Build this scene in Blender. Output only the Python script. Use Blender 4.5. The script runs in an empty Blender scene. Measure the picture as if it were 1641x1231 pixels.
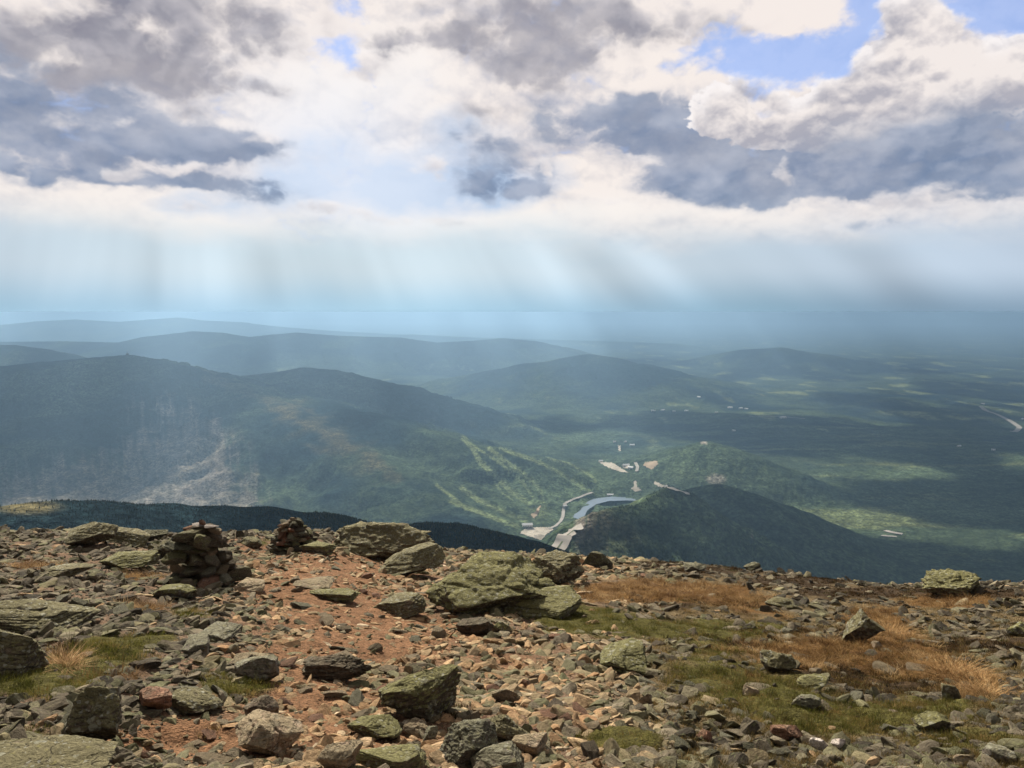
FINE = True
HAZE = 6.6e-5
EXPO = 0.75
import bpy, math, random, os
import numpy as np
from mathutils import Vector, Matrix, noise as mnoise

scene = bpy.context.scene
COL = scene.collection
R = math.radians
rng = np.random.default_rng(7)
random.seed(7)

# ------------------------------------------------------------------ helpers
def tag(o, label=None, cat=None, group=None, kind=None):
    if label: o['label'] = label
    if cat: o['category'] = cat
    if group: o['group'] = group
    if kind: o['kind'] = kind
    return o

def mesh_np(name, verts, faces, mat=None, parent=None, smooth=True, attrs=None, link=True):
    """verts (n,3), faces (m,3) or (m,4) int array"""
    verts = np.ascontiguousarray(verts, dtype=np.float32)
    faces = np.ascontiguousarray(faces, dtype=np.int32)
    me = bpy.data.meshes.new(name)
    n, m, k = len(verts), len(faces), faces.shape[1]
    me.vertices.add(n); me.vertices.foreach_set('co', verts.ravel())
    me.loops.add(m * k); me.loops.foreach_set('vertex_index', faces.ravel())
    me.polygons.add(m)
    me.polygons.foreach_set('loop_start', np.arange(0, m * k, k, dtype=np.int32))
    me.polygons.foreach_set('loop_total', np.full(m, k, dtype=np.int32))
    me.polygons.foreach_set('use_smooth', np.full(m, smooth, dtype=bool))
    for an, (ty, arr) in (attrs or {}).items():
        a = me.attributes.new(an, ty, 'POINT')
        key = {'FLOAT': 'value', 'FLOAT_COLOR': 'color', 'FLOAT_VECTOR': 'vector', 'INT': 'value'}[ty]
        a.data.foreach_set(key, np.ascontiguousarray(arr, dtype=np.int32 if ty == 'INT' else np.float32).ravel())
    me.update(calc_edges=True)
    if mat: me.materials.append(mat)
    o = bpy.data.objects.new(name, me)
    if link: COL.objects.link(o)
    if parent: o.parent = parent
    return o

def empty(name, loc=(0, 0, 0), rz=0):
    o = bpy.data.objects.new(name, None); COL.objects.link(o)
    o.location = loc; o.rotation_euler = (0, 0, rz); o.empty_display_size = .2
    return o

# --- numpy gradient noise
_P = np.random.default_rng(3).permutation(4096).astype(np.int32)
_P2 = np.concatenate([_P, _P])
_ang = np.random.default_rng(5).random(4096) * 2 * np.pi
_G2 = np.stack([np.cos(_ang), np.sin(_ang)], 1).astype(np.float32)
_g3 = np.random.default_rng(6).normal(size=(4096, 3)); _g3 /= np.linalg.norm(_g3, axis=1)[:, None]
_G3 = _g3.astype(np.float32)
def _f(t): return t * t * t * (t * (t * 6 - 15) + 10)
def pn2(x, y):
    xi = np.floor(x); yi = np.floor(y)
    fx = (x - xi).astype(np.float32); fy = (y - yi).astype(np.float32)
    xi = xi.astype(np.int64) & 4095; yi = yi.astype(np.int64) & 4095
    def g(i, j, dx, dy):
        v = _G2[_P2[_P2[(xi + i) & 4095] + ((yi + j) & 4095) & 4095]]
        return v[..., 0] * dx + v[..., 1] * dy
    u, v = _f(fx), _f(fy)
    a = g(0, 0, fx, fy); b = g(1, 0, fx - 1, fy); c = g(0, 1, fx, fy - 1); d = g(1, 1, fx - 1, fy - 1)
    return (a + u * (b - a) + v * (c + u * (d - c) - a - u * (b - a))) * 1.5
def pn3(p):
    pi = np.floor(p); f = (p - pi).astype(np.float32); pi = pi.astype(np.int64) & 4095
    u = _f(f); r = 0
    for i in (0, 1):
        for j in (0, 1):
            for k in (0, 1):
                h = _P2[(_P2[(_P2[(pi[..., 0] + i) & 4095] + ((pi[..., 1] + j) & 4095)) & 4095] + ((pi[..., 2] + k) & 4095)) & 4095]
                g = _G3[h]
                d = g[..., 0] * (f[..., 0] - i) + g[..., 1] * (f[..., 1] - j) + g[..., 2] * (f[..., 2] - k)
                w = (u[..., 0] if i else 1 - u[..., 0]) * (u[..., 1] if j else 1 - u[..., 1]) * (u[..., 2] if k else 1 - u[..., 2])
                r = r + w * d
    return r * 1.5
def fbm2(x, y, o=5, rough=.5):
    r = 0; a = 1; s = 0
    for i in range(o):
        r = r + a * pn2(x + 17.3 * i, y - 9.1 * i); s += a; a *= rough; x = x * 2.03; y = y * 2.03
    return r / s
def ridged2(x, y, o=4):
    r = 0; a = 1; s = 0
    for i in range(o):
        r = r + a * (1 - np.abs(pn2(x + 31 * i, y + 11 * i)) * 2); s += a; a *= .5; x = x * 2.1; y = y * 2.1
    return r / s
def fbm3(p, o=4, rough=.5):
    r = 0; a = 1; s = 0
    for i in range(o):
        r = r + a * pn3(p + 5.7 * i); s += a; a *= rough; p = p * 2.03
    return r / s
def ss(a, b, x):
    t = np.clip((x - a) / (b - a), 0, 1); return t * t * (3 - 2 * t)
def fade(x, f):
    """x/(|x|+f)"""
    return x / (np.abs(x) + f)

# ------------------------------------------------------------------ camera
W, H, F = 1641., 1231., 1288.
PITCH = math.atan((H / 2 - 500) / F)
cp, sp = math.cos(PITCH), math.sin(PITCH)
cam_d = bpy.data.cameras.new('camera')
cam_d.sensor_width = 36; cam_d.lens = F / W * 36
cam_d.clip_start = .05; cam_d.clip_end = 400000
cam = bpy.data.objects.new('camera', cam_d); COL.objects.link(cam)
cam.location = (0, 0, 0); cam.rotation_euler = (math.pi / 2 - PITCH, 0, 0)
scene.camera = cam

def ray(px, py):
    """photo pixel -> world direction scaled so that y (forward) = 1"""
    px = np.asarray(px, float); py = np.asarray(py, float)
    x = (px - W / 2); y = np.full_like(x, F); z = -(py - H / 2)
    Y = y * cp + z * sp; Z = z * cp - y * sp
    return np.stack([x / Y, np.ones_like(Y), Z / Y], -1)
def at(px, py, Y):
    return ray(px, py) * np.asarray(Y, float)[..., None]
def project(p):
    p = np.asarray(p, float)
    fy = p[..., 1] * cp - p[..., 2] * sp; fz = p[..., 2] * cp + p[..., 1] * sp
    return p[..., 0] / fy * F + W / 2, H / 2 - fz / fy * F

# ------------------------------------------------------------------ node helper
class E:
    def __init__(s, nt, sock): s.nt = nt; s.s = sock
    def _m(s, op, b=None, c=None, clamp=False):
        n = s.nt.nodes.new('ShaderNodeMath'); n.operation = op; n.use_clamp = clamp
        for i, v in enumerate((s, b, c)):
            if v is None: continue
            if isinstance(v, E): s.nt.links.new(v.s, n.inputs[i])
            else: n.inputs[i].default_value = float(v)
        return E(s.nt, n.outputs[0])
    def __add__(s, b): return s._m('ADD', b)
    __radd__ = __add__
    def __mul__(s, b): return s._m('MULTIPLY', b)
    __rmul__ = __mul__
    def __sub__(s, b): return s._m('SUBTRACT', b)
    def __rsub__(s, b): return (s * -1) + b
    def __truediv__(s, b): return s._m('DIVIDE', b)
    def pow(s, b): return s._m('POWER', b)
    def max(s, b): return s._m('MAXIMUM', b)
    def min(s, b): return s._m('MINIMUM', b)
    def abs(s): return s._m('ABSOLUTE')
    def exp(s): return s._m('EXPONENT')
    def sqrt(s): return s._m('SQRT')
    def atan2(s, b): return s._m('ARCTAN2', b)
    def clamp(s): return s._m('ADD', 0, clamp=True)
    def smooth(s, a, b, lo=0., hi=1.):
        n = s.nt.nodes.new('ShaderNodeMapRange'); n.interpolation_type = 'SMOOTHSTEP'
        s.nt.links.new(s.s, n.inputs[0])
        for i, v in enumerate((a, b, lo, hi)): n.inputs[1 + i].default_value = v
        return E(s.nt, n.outputs[0])
    def link(s, sock): s.nt.links.new(s.s, sock)
def vec(nt, x, y, z=0.):
    n = nt.nodes.new('ShaderNodeCombineXYZ')
    for i, v in enumerate((x, y, z)):
        if isinstance(v, E): nt.links.new(v.s, n.inputs[i])
        else: n.inputs[i].default_value = v
    return E(nt, n.outputs[0])
def sep(nt, v):
    n = nt.nodes.new('ShaderNodeSeparateXYZ'); nt.links.new(v.s, n.inputs[0])
    return [E(nt, n.outputs[i]) for i in range(3)]
def noise(nt, v, scale, detail=5., rough=.5, dist=0., out='Fac', lac=2.):
    n = nt.nodes.new('ShaderNodeTexNoise'); n.noise_dimensions = '3D'
    nt.links.new(v.s, n.inputs['Vector'])
    n.inputs['Scale'].default_value = scale; n.inputs['Detail'].default_value = detail
    n.inputs['Roughness'].default_value = rough; n.inputs['Distortion'].default_value = dist
    n.inputs['Lacunarity'].default_value = lac
    return E(nt, n.outputs[0 if out == 'Fac' else 1])
def voro(nt, v, scale, feat='F1', out='Distance', rand=1.):
    n = nt.nodes.new('ShaderNodeTexVoronoi'); n.feature = feat
    nt.links.new(v.s, n.inputs['Vector']); n.inputs['Scale'].default_value = scale
    n.inputs['Randomness'].default_value = rand
    return E(nt, n.outputs[out])
def mixc(nt, f, a, b, mode='MIX'):
    n = nt.nodes.new('ShaderNodeMix'); n.data_type = 'RGBA'; n.blend_type = mode
    for sock, v in ((n.inputs[0], f), (n.inputs[6], a), (n.inputs[7], b)):
        if isinstance(v, E): nt.links.new(v.s, sock)
        elif isinstance(v, (tuple, list)): sock.default_value = (*v, 1)
        else: sock.default_value = v
    return E(nt, n.outputs[2])
def attr(nt, name, out='Color', ty='GEOMETRY'):
    n = nt.nodes.new('ShaderNodeAttribute'); n.attribute_name = name; n.attribute_type = ty
    return E(nt, n.outputs[out])
def coord(nt, out='Object'):
    n = nt.nodes.new('ShaderNodeTexCoord'); return E(nt, n.outputs[out])
def ramp(nt, f, stops):
    n = nt.nodes.new('ShaderNodeValToRGB'); nt.links.new(f.s, n.inputs[0])
    cr = n.color_ramp
    while len(cr.elements) < len(stops): cr.elements.new(.5)
    for e, (p, c) in zip(cr.elements, stops): e.position = p; e.color = (*c, 1)
    return E(nt, n.outputs[0])
def new_mat(name, rough=.9, spec=.2):
    m = bpy.data.materials.new(name); m.use_nodes = True
    nt = m.node_tree; b = nt.nodes['Principled BSDF']
    b.inputs['Roughness'].default_value = rough
    b.inputs['Specular IOR Level'].default_value = spec
    return m, nt, b
def bump(nt, b, h, strength=.5, dist=.01):
    n = nt.nodes.new('ShaderNodeBump'); n.inputs['Strength'].default_value = strength
    n.inputs['Distance'].default_value = dist
    nt.links.new(h.s, n.inputs['Height']); nt.links.new(n.outputs[0], b.inputs['Normal'])
def flat_mat(name, col, rough=.8, var=.25, scale=3.):
    m, nt, b = new_mat(name, rough)
    c = coord(nt)
    k = noise(nt, c, scale, 4, .6)
    mixc(nt, k.smooth(.3, .7), tuple(v * (1 - var) for v in col), tuple(v * (1 + var) for v in col)).link(b.inputs['Base Color'])
    return m

# ------------------------------------------------------------------ sun, sky
SUN_AZ, SUN_EL = R(-22), R(38)          # azimuth measured from +Y (view direction), negative = left
SUN = np.array([math.sin(SUN_AZ) * math.cos(SUN_EL), math.cos(SUN_AZ) * math.cos(SUN_EL), math.sin(SUN_EL)])
sl = bpy.data.lights.new('sun', 'SUN'); sl.energy = 5.0; sl.angle = R(.5); sl.color = (1, .90, .75)
so = bpy.data.objects.new('sun', sl); COL.objects.link(so)
so.rotation_euler = Vector(SUN).to_track_quat('Z', 'Y').to_euler()

world = bpy.data.worlds.new('World'); scene.world = world; world.use_nodes = True
nt = world.node_tree; bg = nt.nodes['Background']
SKY_STR = .1
bg.inputs['Strength'].default_value = SKY_STR
sky = nt.nodes.new('ShaderNodeTexSky'); sky.sky_type = 'NISHITA'; sky.sun_disc = False
sky.sun_elevation = SUN_EL; sky.sun_rotation = SUN_AZ; sky.altitude = 1600
d = coord(nt, 'Generated'); dx, dy, dz = sep(nt, d)
az0 = dx.atan2(dy); el0 = dz.atan2((dx * dx + dy * dy).sqrt())
def azel(px, py):
    r = ray(px, py); return math.atan2(r[0], r[1]), math.atan2(r[2], math.hypot(r[0], r[1]))
# The cloud field is computed here on a grid of sky directions (azimuth, elevation) from layered noise:
# every cloud layer has a thickness, and its light is what is left of the sun after crossing that thickness.
AZ0, AZ1, EL0, EL1 = R(-56), R(56), R(-3), R(40)
def cloud_map(w=2240):
    h = int(w * (EL1 - EL0) / (AZ1 - AZ0))
    a = np.linspace(AZ0, AZ1, w, dtype=np.float32); e = np.linspace(EL1, EL0, h, dtype=np.float32)
    A, Ee = np.meshgrid(a, e)
    px_per = w / (AZ1 - AZ0)
    def azel(px, py):
        r = ray(px, py); return math.atan2(r[0], r[1]), math.atan2(r[2], math.hypot(r[0], r[1]))
    # perspective: clouds get flatter and smaller towards the horizon
    flat = 1 / (np.maximum(Ee, .015) + .16)
    Y = Ee * 1.1 + .14 * np.log(Ee + .12)
    def n2(s, o=5, sx=1., rough=.5, ox=0., oy=0.):
        return fbm2(A * s * sx + ox, Y * s + oy, o, rough)
    w1 = n2(5, 4, ox=3); w2 = n2(5, 4, ox=40, oy=9); w3 = n2(22, 5, ox=7, rough=.55); w4 = n2(22, 5, ox=90, rough=.55)
    Aw = A + w1 * .050 + w3 * .020; Ew = Ee + (w2 * .030 + w4 * .014) * (.35 + np.clip(Ee, 0, .3) * 3)
    def g(lst):
        t = np.zeros_like(A)
        for b in lst:
            a0, e0 = azel(b[0], b[1]); sx, sy = b[2] / F, b[3] / F
            amp = b[4] if len(b) > 4 else 1.; c, s = math.cos(R(b[5] if len(b) > 5 else 0)), math.sin(R(b[5] if len(b) > 5 else 0))
            u = Aw - a0; v = Ew - e0
            t += amp * np.exp(-((u * c + v * s) / sx) ** 2 - ((v * c - u * s) / sy) ** 2)
        return t
    def puffs(s, o=6, ox=0.):
        """billowy noise: round lumps with creases between"""
        r = 0; a_ = 1; t = 0; x = (A + w3 * .012) * s + ox; y = (Y + w4 * .012) * s
        for i in range(o):
            r = r + a_ * np.abs(pn2(x + 13 * i, y - 7 * i)) * 1.8; t += a_; a_ *= .52; x = x * 2.07; y = y * 2.07
        return r / t
    def shift(f, du, dv):
        """field sampled du to the right / dv up (pixels)"""
        return np.roll(np.roll(f, -int(round(du)), 1), int(round(dv)), 0)
    sa, se = SUN_AZ, SUN_EL
    dirx = sa - A; diry = se - Ee; L = np.hypot(dirx, diry)
    def shade(D, k, step=.006, n=9):
        """sun left after crossing the layer along the way towards the sun (mostly up, a little left)"""
        acc = np.zeros_like(D); d = 1.
        for i in range(1, n + 1):
            st = step * d * i * px_per
            acc += np.maximum(shift(D, -.28 * st, st), 0) * d; d *= 1.13
        return np.exp(-acc * k)
    def mix(a_, b_, t): return a_ + (b_ - a_) * t[..., None]
    c3 = lambda *v: np.array(v, np.float32)
    hi = ss(.17, .33, Ee)
    def relief(f, d=.006, k=1.):
        """which side of a lump faces the sun"""
        return np.tanh((f - shift(f, -.28 * d * px_per, d * px_per)) * k * .62)
    # ---------------- back layer: bright mottled veil with pale blue thin places
    m = n2(7, 7, 1., .55, 11); m2 = n2(3, 5, .8, .5, 60); p1 = puffs(11, 6, 5)
    back = np.clip(.72 + m * .9 + m2 * .35 + (p1 - .3) * .5 + relief(p1, .008, 1.1) + relief(m, .015, 1.5), 0, 1.15)
    colr = mix(c3(.50, .50, .53), c3(.92, .84, .74), np.clip(back, 0, 1))
    white = g([(1340, 165, 90, 45, .3), (560, 150, 160, 60, .4), (260, 200, 130, 35, .35), (1000, 345, 420, 36, 1.), (150, 335, 260, 40, 1.), (600, 360, 250, 30, .7), (560, 130, 200, 60, .5), (960, 270, 90, 30, .4),
               (1060, 100, 110, 60, .3), (100, 40, 50, 40, .3), (620, 60, 40, 60, .4)])
    colr = mix(colr, c3(1.0, .93, .81), np.clip(white * (.7 + .7 * m), 0, 1))
    pale = g([(450, 320, 120, 40, 1.), (530, 255, 80, 42, 1.), (640, 300, 130, 45, .7), (730, 220, 110, 50, .8), (780, 290, 110, 34, 1.), (1420, 355, 100, 34, .6), (930, 235, 80, 45, .5), (60, 40, 30, 20, .2), (300, 330, 60, 16, .4)])
    colr = mix(colr, c3(.40, .56, .74), np.clip((pale * (.75 + 1.1 * m) - .25) * 1.25, 0, .85))
    # glow of the hidden sun through thin cloud
    gl = g([(520, 240, 160, 120, .55), (640, 330, 120, 70, .3)])
    colr = mix(colr, c3(.83, .90, .95), np.clip(gl, 0, .7))
    # ---------------- clear sky
    hole = g([(1190, 115, 80, 60, 1.0), (1290, 85, 60, 38, .8), (1545, 25, 170, 40, 1.4), (1620, 60, 80, 40, .9), (545, 72, 60, 66, 1.15, -20), (1120, 60, 70, 22, .4), (1395, 60, 40, 60, .9), (1200, 190, 30, 40, .4)])
    wisp = n2(14, 6, .5, .6, 15); clear = ss(.22, 1.0, hole - (m * .7 + (p1 - .3) * .9 + wisp * .9) - .06) * .82
    # ---------------- shaded cloud masses
    def layer(D, k, thin, thick, litc, ed0, ed1, step=.006, amb=0.):
        """returns colour and cover of a layer with thickness D"""
        al = ss(ed0, ed1, D)
        s_ = shade(D - ed0, k, step)
        s_ = np.clip(s_ * 1.05, 0, 1)
        tt = np.clip((D - ed0) * 1.6, 0, 1)
        cc = mix(thin, thick, ss(0, .9, tt))
        return mix(cc, litc, s_), al
    # mid layer, purple-grey undersides high in the frame
    pm = puffs(9, 7, 21)
    Dm = g([(40, 45, 140, 50, .40), (170, 60, 46, 60, .65, -30), (215, 120, 50, 26, .6), (60, 95, 90, 20, .4), (300, 100, 45, 40, .6, 30), (400, 25, 130, 40, .5), (385, 130, 60, 24, .4), (280, 185, 40, 14, .35), (320, 15, 60, 30, .3),
            (700, 62, 110, 24, .8, 12), (850, 80, 75, 34, 1.0), (920, 100, 70, 34, .85), (960, 40, 110, 35, .5), (800, 8, 190, 22, .55), (1185, 55, 60, 18, .5), (1080, 25, 70, 22, .35), (800, 175, 90, 22, .3), (660, 200, 60, 20, .2)])
    gm = Dm; Dm = Dm + (pm - .32) * 1.3 * ss(0, .5, gm) + m * .5 * ss(0, .4, gm) - .06
    cc, al = layer(Dm, 1.5, c3(.60, .57, .57), c3(.27, .275, .31), c3(.95, .88, .78), .04, .95, .005)
    rl = relief(puffs(10, 3, 3), .012, 2.2) * (.6 + m) + relief(m, .02, 1.6)
    cc = mix(cc, c3(.60, .57, .56), np.clip(rl + .12, 0, .75)); cc = mix(cc, c3(.20, .20, .25), np.clip(-rl, 0, .6))
    colr = mix(colr, cc, al * (1 - clear) * (.80 + .5 * m))
    # blue-grey banks
    pd = puffs(12, 7, 77)
    Dd = g([(30, 165, 110, 50, 1.1), (130, 205, 170, 36, 1.1), (300, 240, 110, 20, .9), (120, 272, 100, 14, .7), (300, 290, 120, 11, .6), (440, 318, 70, 16, .5),
            (1130, 255, 95, 50, 1.25), (1070, 195, 90, 40, .85), (950, 190, 90, 40, .6), (1240, 240, 120, 58, .9), (1330, 285, 180, 22, 1.2), (1340, 230, 130, 40, .8), (1500, 250, 180, 42, 1.1),
            (1610, 215, 110, 50, 1.1), (1610, 285, 110, 24, 1.0), (740, 250, 80, 50, .30), (855, 285, 50, 22, .5), (790, 300, 80, 16, .4), (820, 225, 60, 22, .3), (1420, 350, 70, 18, .3)])
    gd = Dd; Dd = Dd + ((pd - .33) * 1.0 + m * .45) * ss(0, .5, gd) - .03
    blow = c3(.145, .225, .35); 
    cc, al = layer(Dd, .9, c3(.50, .55, .63), blow, c3(.66, .66, .67), .06, .80, .005)
    cc = mix(cc, c3(.25, .31, .40), np.clip(.35 + (pd - .35) * 1.6 + m * .9, 0, .85) * ss(.08, .18, Ee))
    rl = relief(puffs(9, 3, 55), .013, 1.7) * (.5 + m) + relief(m, .02, 1.6)
    cc = mix(cc, c3(.50, .54, .60), np.clip(rl + .10, 0, .7)); cc = mix(cc, c3(.13, .19, .29), np.clip(-rl, 0, .6))
    colr = mix(colr, cc, al * (.80 + .16 * ss(-.2, .3, m)))
    # ---------------- sunlit cumulus in front, crisp round tops
    def cumulus(lst, ox, k=1.3, e0=.30, e1=.42):
        nonlocal colr
        pc = puffs(15, 7, ox)
        g0 = g(lst); D = g0 + ((pc - .36) * 1.0 + w3 * .2 + m * .25) * ss(0, .45, g0)
        al = ss(e0, e1, D)
        s_ = shade(D - e0, k, .004, 8)
        tx = np.clip(.58 + relief(puffs(13, 5, ox + 3), .008, 2.0) + relief(m, .02, 1.8) + m * .8, 0, 1)
        body = mix(c3(.45, .44, .46), c3(.90, .83, .74), tx)
        cc = mix(body, c3(1.0, .95, .87), np.clip(s_ * 1.1, 0, 1) * .85)
        return cc, al
    tops = [(1340, 160, 62, 40, 1.1), (1290, 190, 60, 24, .7), (1450, 70, 34, 55, 1.1, 22), (1435, 150, 50, 60, 1.0), (1560, 160, 110, 34, 1.0, 12), (1480, 195, 90, 22, .7), (1380, 200, 60, 22, .6), (1170, 175, 58, 34, .95), (1620, 110, 60, 30, .8), (1390, 225, 16, 26, .5)]
    cc, al = cumulus(tops, 150)
    # undersides run into the grey bank below them
    base = g([(1330, 250, 250, 34, 1.), (1620, 230, 140, 40, 1.)])
    colr = mix(colr, cc, al * np.clip(1 - base * 1.1, 0, 1))
    tops2 = [(1040, 258, 34, 12, .95), (1235, 268, 16, 30, .9, 14), (680, 268, 34, 13, .9), (885, 268, 12, 26, .7, -20), (300, 268, 50, 12, .8), (215, 275, 24, 12, .8), (420, 225, 60, 14, .5), 
             (570, 105, 40, 16, .7), (1450, 320, 80, 16, .8), (1580, 335, 80, 14, .7), (1350, 345, 16, 30, .5), (960, 330, 90, 14, .5), (150, 190, 60, 14, .4), (700, 350, 130, 12, .5), (560, 340, 70, 12, .6), (330, 330, 80, 14, .5)]
    cc, al = cumulus(tops2, 260, 1., .18, 1.15)
    cc = mix(cc, c3(.95, .88, .79), np.full_like(A, .35))
    colr = mix(colr, cc, al * .75)
    clear = clear * (1 - ss(.3, .6, g(tops)))
    # ---------------- pale air over the horizon, with fans of light from the sun
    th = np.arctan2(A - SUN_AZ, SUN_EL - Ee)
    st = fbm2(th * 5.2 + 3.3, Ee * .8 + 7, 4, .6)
    rays = g([])
    G = np.exp(-((A - R(-11)) / .55) ** 2)
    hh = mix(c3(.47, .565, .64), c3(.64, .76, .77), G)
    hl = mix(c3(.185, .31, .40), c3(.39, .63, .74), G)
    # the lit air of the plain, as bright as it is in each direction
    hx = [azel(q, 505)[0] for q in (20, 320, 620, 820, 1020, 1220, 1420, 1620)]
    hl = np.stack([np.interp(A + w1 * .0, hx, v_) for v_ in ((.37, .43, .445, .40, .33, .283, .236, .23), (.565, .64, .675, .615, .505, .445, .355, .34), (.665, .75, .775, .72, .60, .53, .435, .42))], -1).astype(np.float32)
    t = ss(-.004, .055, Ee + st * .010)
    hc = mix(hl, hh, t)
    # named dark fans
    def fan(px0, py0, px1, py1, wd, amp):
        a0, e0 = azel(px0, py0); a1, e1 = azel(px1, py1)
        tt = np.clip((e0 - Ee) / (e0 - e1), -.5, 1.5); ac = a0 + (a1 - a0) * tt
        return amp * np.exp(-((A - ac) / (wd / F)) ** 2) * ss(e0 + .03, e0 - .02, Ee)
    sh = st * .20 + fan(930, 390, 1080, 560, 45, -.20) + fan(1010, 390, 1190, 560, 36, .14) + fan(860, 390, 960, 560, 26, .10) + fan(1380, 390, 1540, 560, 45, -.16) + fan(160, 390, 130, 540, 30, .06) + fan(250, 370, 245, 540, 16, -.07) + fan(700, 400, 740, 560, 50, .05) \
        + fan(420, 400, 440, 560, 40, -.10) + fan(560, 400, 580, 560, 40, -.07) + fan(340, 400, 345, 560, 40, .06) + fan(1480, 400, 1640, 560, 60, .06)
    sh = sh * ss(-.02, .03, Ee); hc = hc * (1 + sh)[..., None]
    al = ss(.130, .066, Ee + n2(6, 5, .6, .5, 33) * .035)
    keep = ss(.35, .8, np.maximum(0, m + .55) * ss(.055, .12, Ee))
    al = np.clip(al * (1 - .35 * keep), 0, 1)
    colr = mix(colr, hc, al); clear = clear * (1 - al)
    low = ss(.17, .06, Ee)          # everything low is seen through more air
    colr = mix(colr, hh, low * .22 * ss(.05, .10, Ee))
    return np.clip(colr, 0, 1.15), clear
def build_sky():
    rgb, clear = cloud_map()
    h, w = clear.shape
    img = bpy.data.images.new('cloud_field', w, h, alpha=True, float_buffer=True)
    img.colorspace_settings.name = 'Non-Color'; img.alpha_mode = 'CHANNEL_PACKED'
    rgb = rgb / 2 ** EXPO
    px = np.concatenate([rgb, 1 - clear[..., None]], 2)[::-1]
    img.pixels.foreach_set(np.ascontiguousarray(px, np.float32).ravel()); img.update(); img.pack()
    az0 = dx.atan2(dy); el0 = dz.atan2((dx * dx + dy * dy).sqrt())
    def pingpong(x):
        n = nt.nodes.new('ShaderNodeMath'); n.operation = 'PINGPONG'; nt.links.new(x.s, n.inputs[0]); n.inputs[1].default_value = 1.
        return E(nt, n.outputs[0])
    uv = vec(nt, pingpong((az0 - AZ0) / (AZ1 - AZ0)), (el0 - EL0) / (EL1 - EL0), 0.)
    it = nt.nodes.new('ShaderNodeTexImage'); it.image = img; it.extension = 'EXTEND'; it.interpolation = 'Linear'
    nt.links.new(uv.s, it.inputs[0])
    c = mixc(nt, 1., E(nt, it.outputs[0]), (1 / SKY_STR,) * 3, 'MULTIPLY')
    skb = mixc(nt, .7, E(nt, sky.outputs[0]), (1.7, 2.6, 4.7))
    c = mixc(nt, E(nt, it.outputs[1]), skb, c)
    far_ = az0.abs().smooth(.95, 1.9, 1., .42) * el0.smooth(.60, 1.0, 1., .5)  # unseen sky behind and overhead dimmed to cut ambient light
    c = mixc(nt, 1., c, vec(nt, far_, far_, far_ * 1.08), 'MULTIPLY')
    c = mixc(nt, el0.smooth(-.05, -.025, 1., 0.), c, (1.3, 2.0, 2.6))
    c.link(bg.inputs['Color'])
    world.cycles.sampling_method = 'MANUAL'; world.cycles.sample_map_resolution = 512
build_sky()
scene.view_settings.view_transform = 'Standard'; scene.view_settings.look = 'None'
scene.view_settings.exposure = EXPO; scene.view_settings.gamma = 1
scene.cycles.use_denoising = True
scene.cycles.max_bounces = 8; scene.cycles.diffuse_bounces = 2; scene.cycles.glossy_bounces = 1
scene.cycles.transmission_bounces = 2; scene.cycles.transparent_max_bounces = 8; scene.cycles.volume_bounces = 1
scene.cycles.use_adaptive_sampling = True; scene.cycles.adaptive_threshold = .02
scene.cycles.caustics_reflective = False; scene.cycles.caustics_refractive = False
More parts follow.
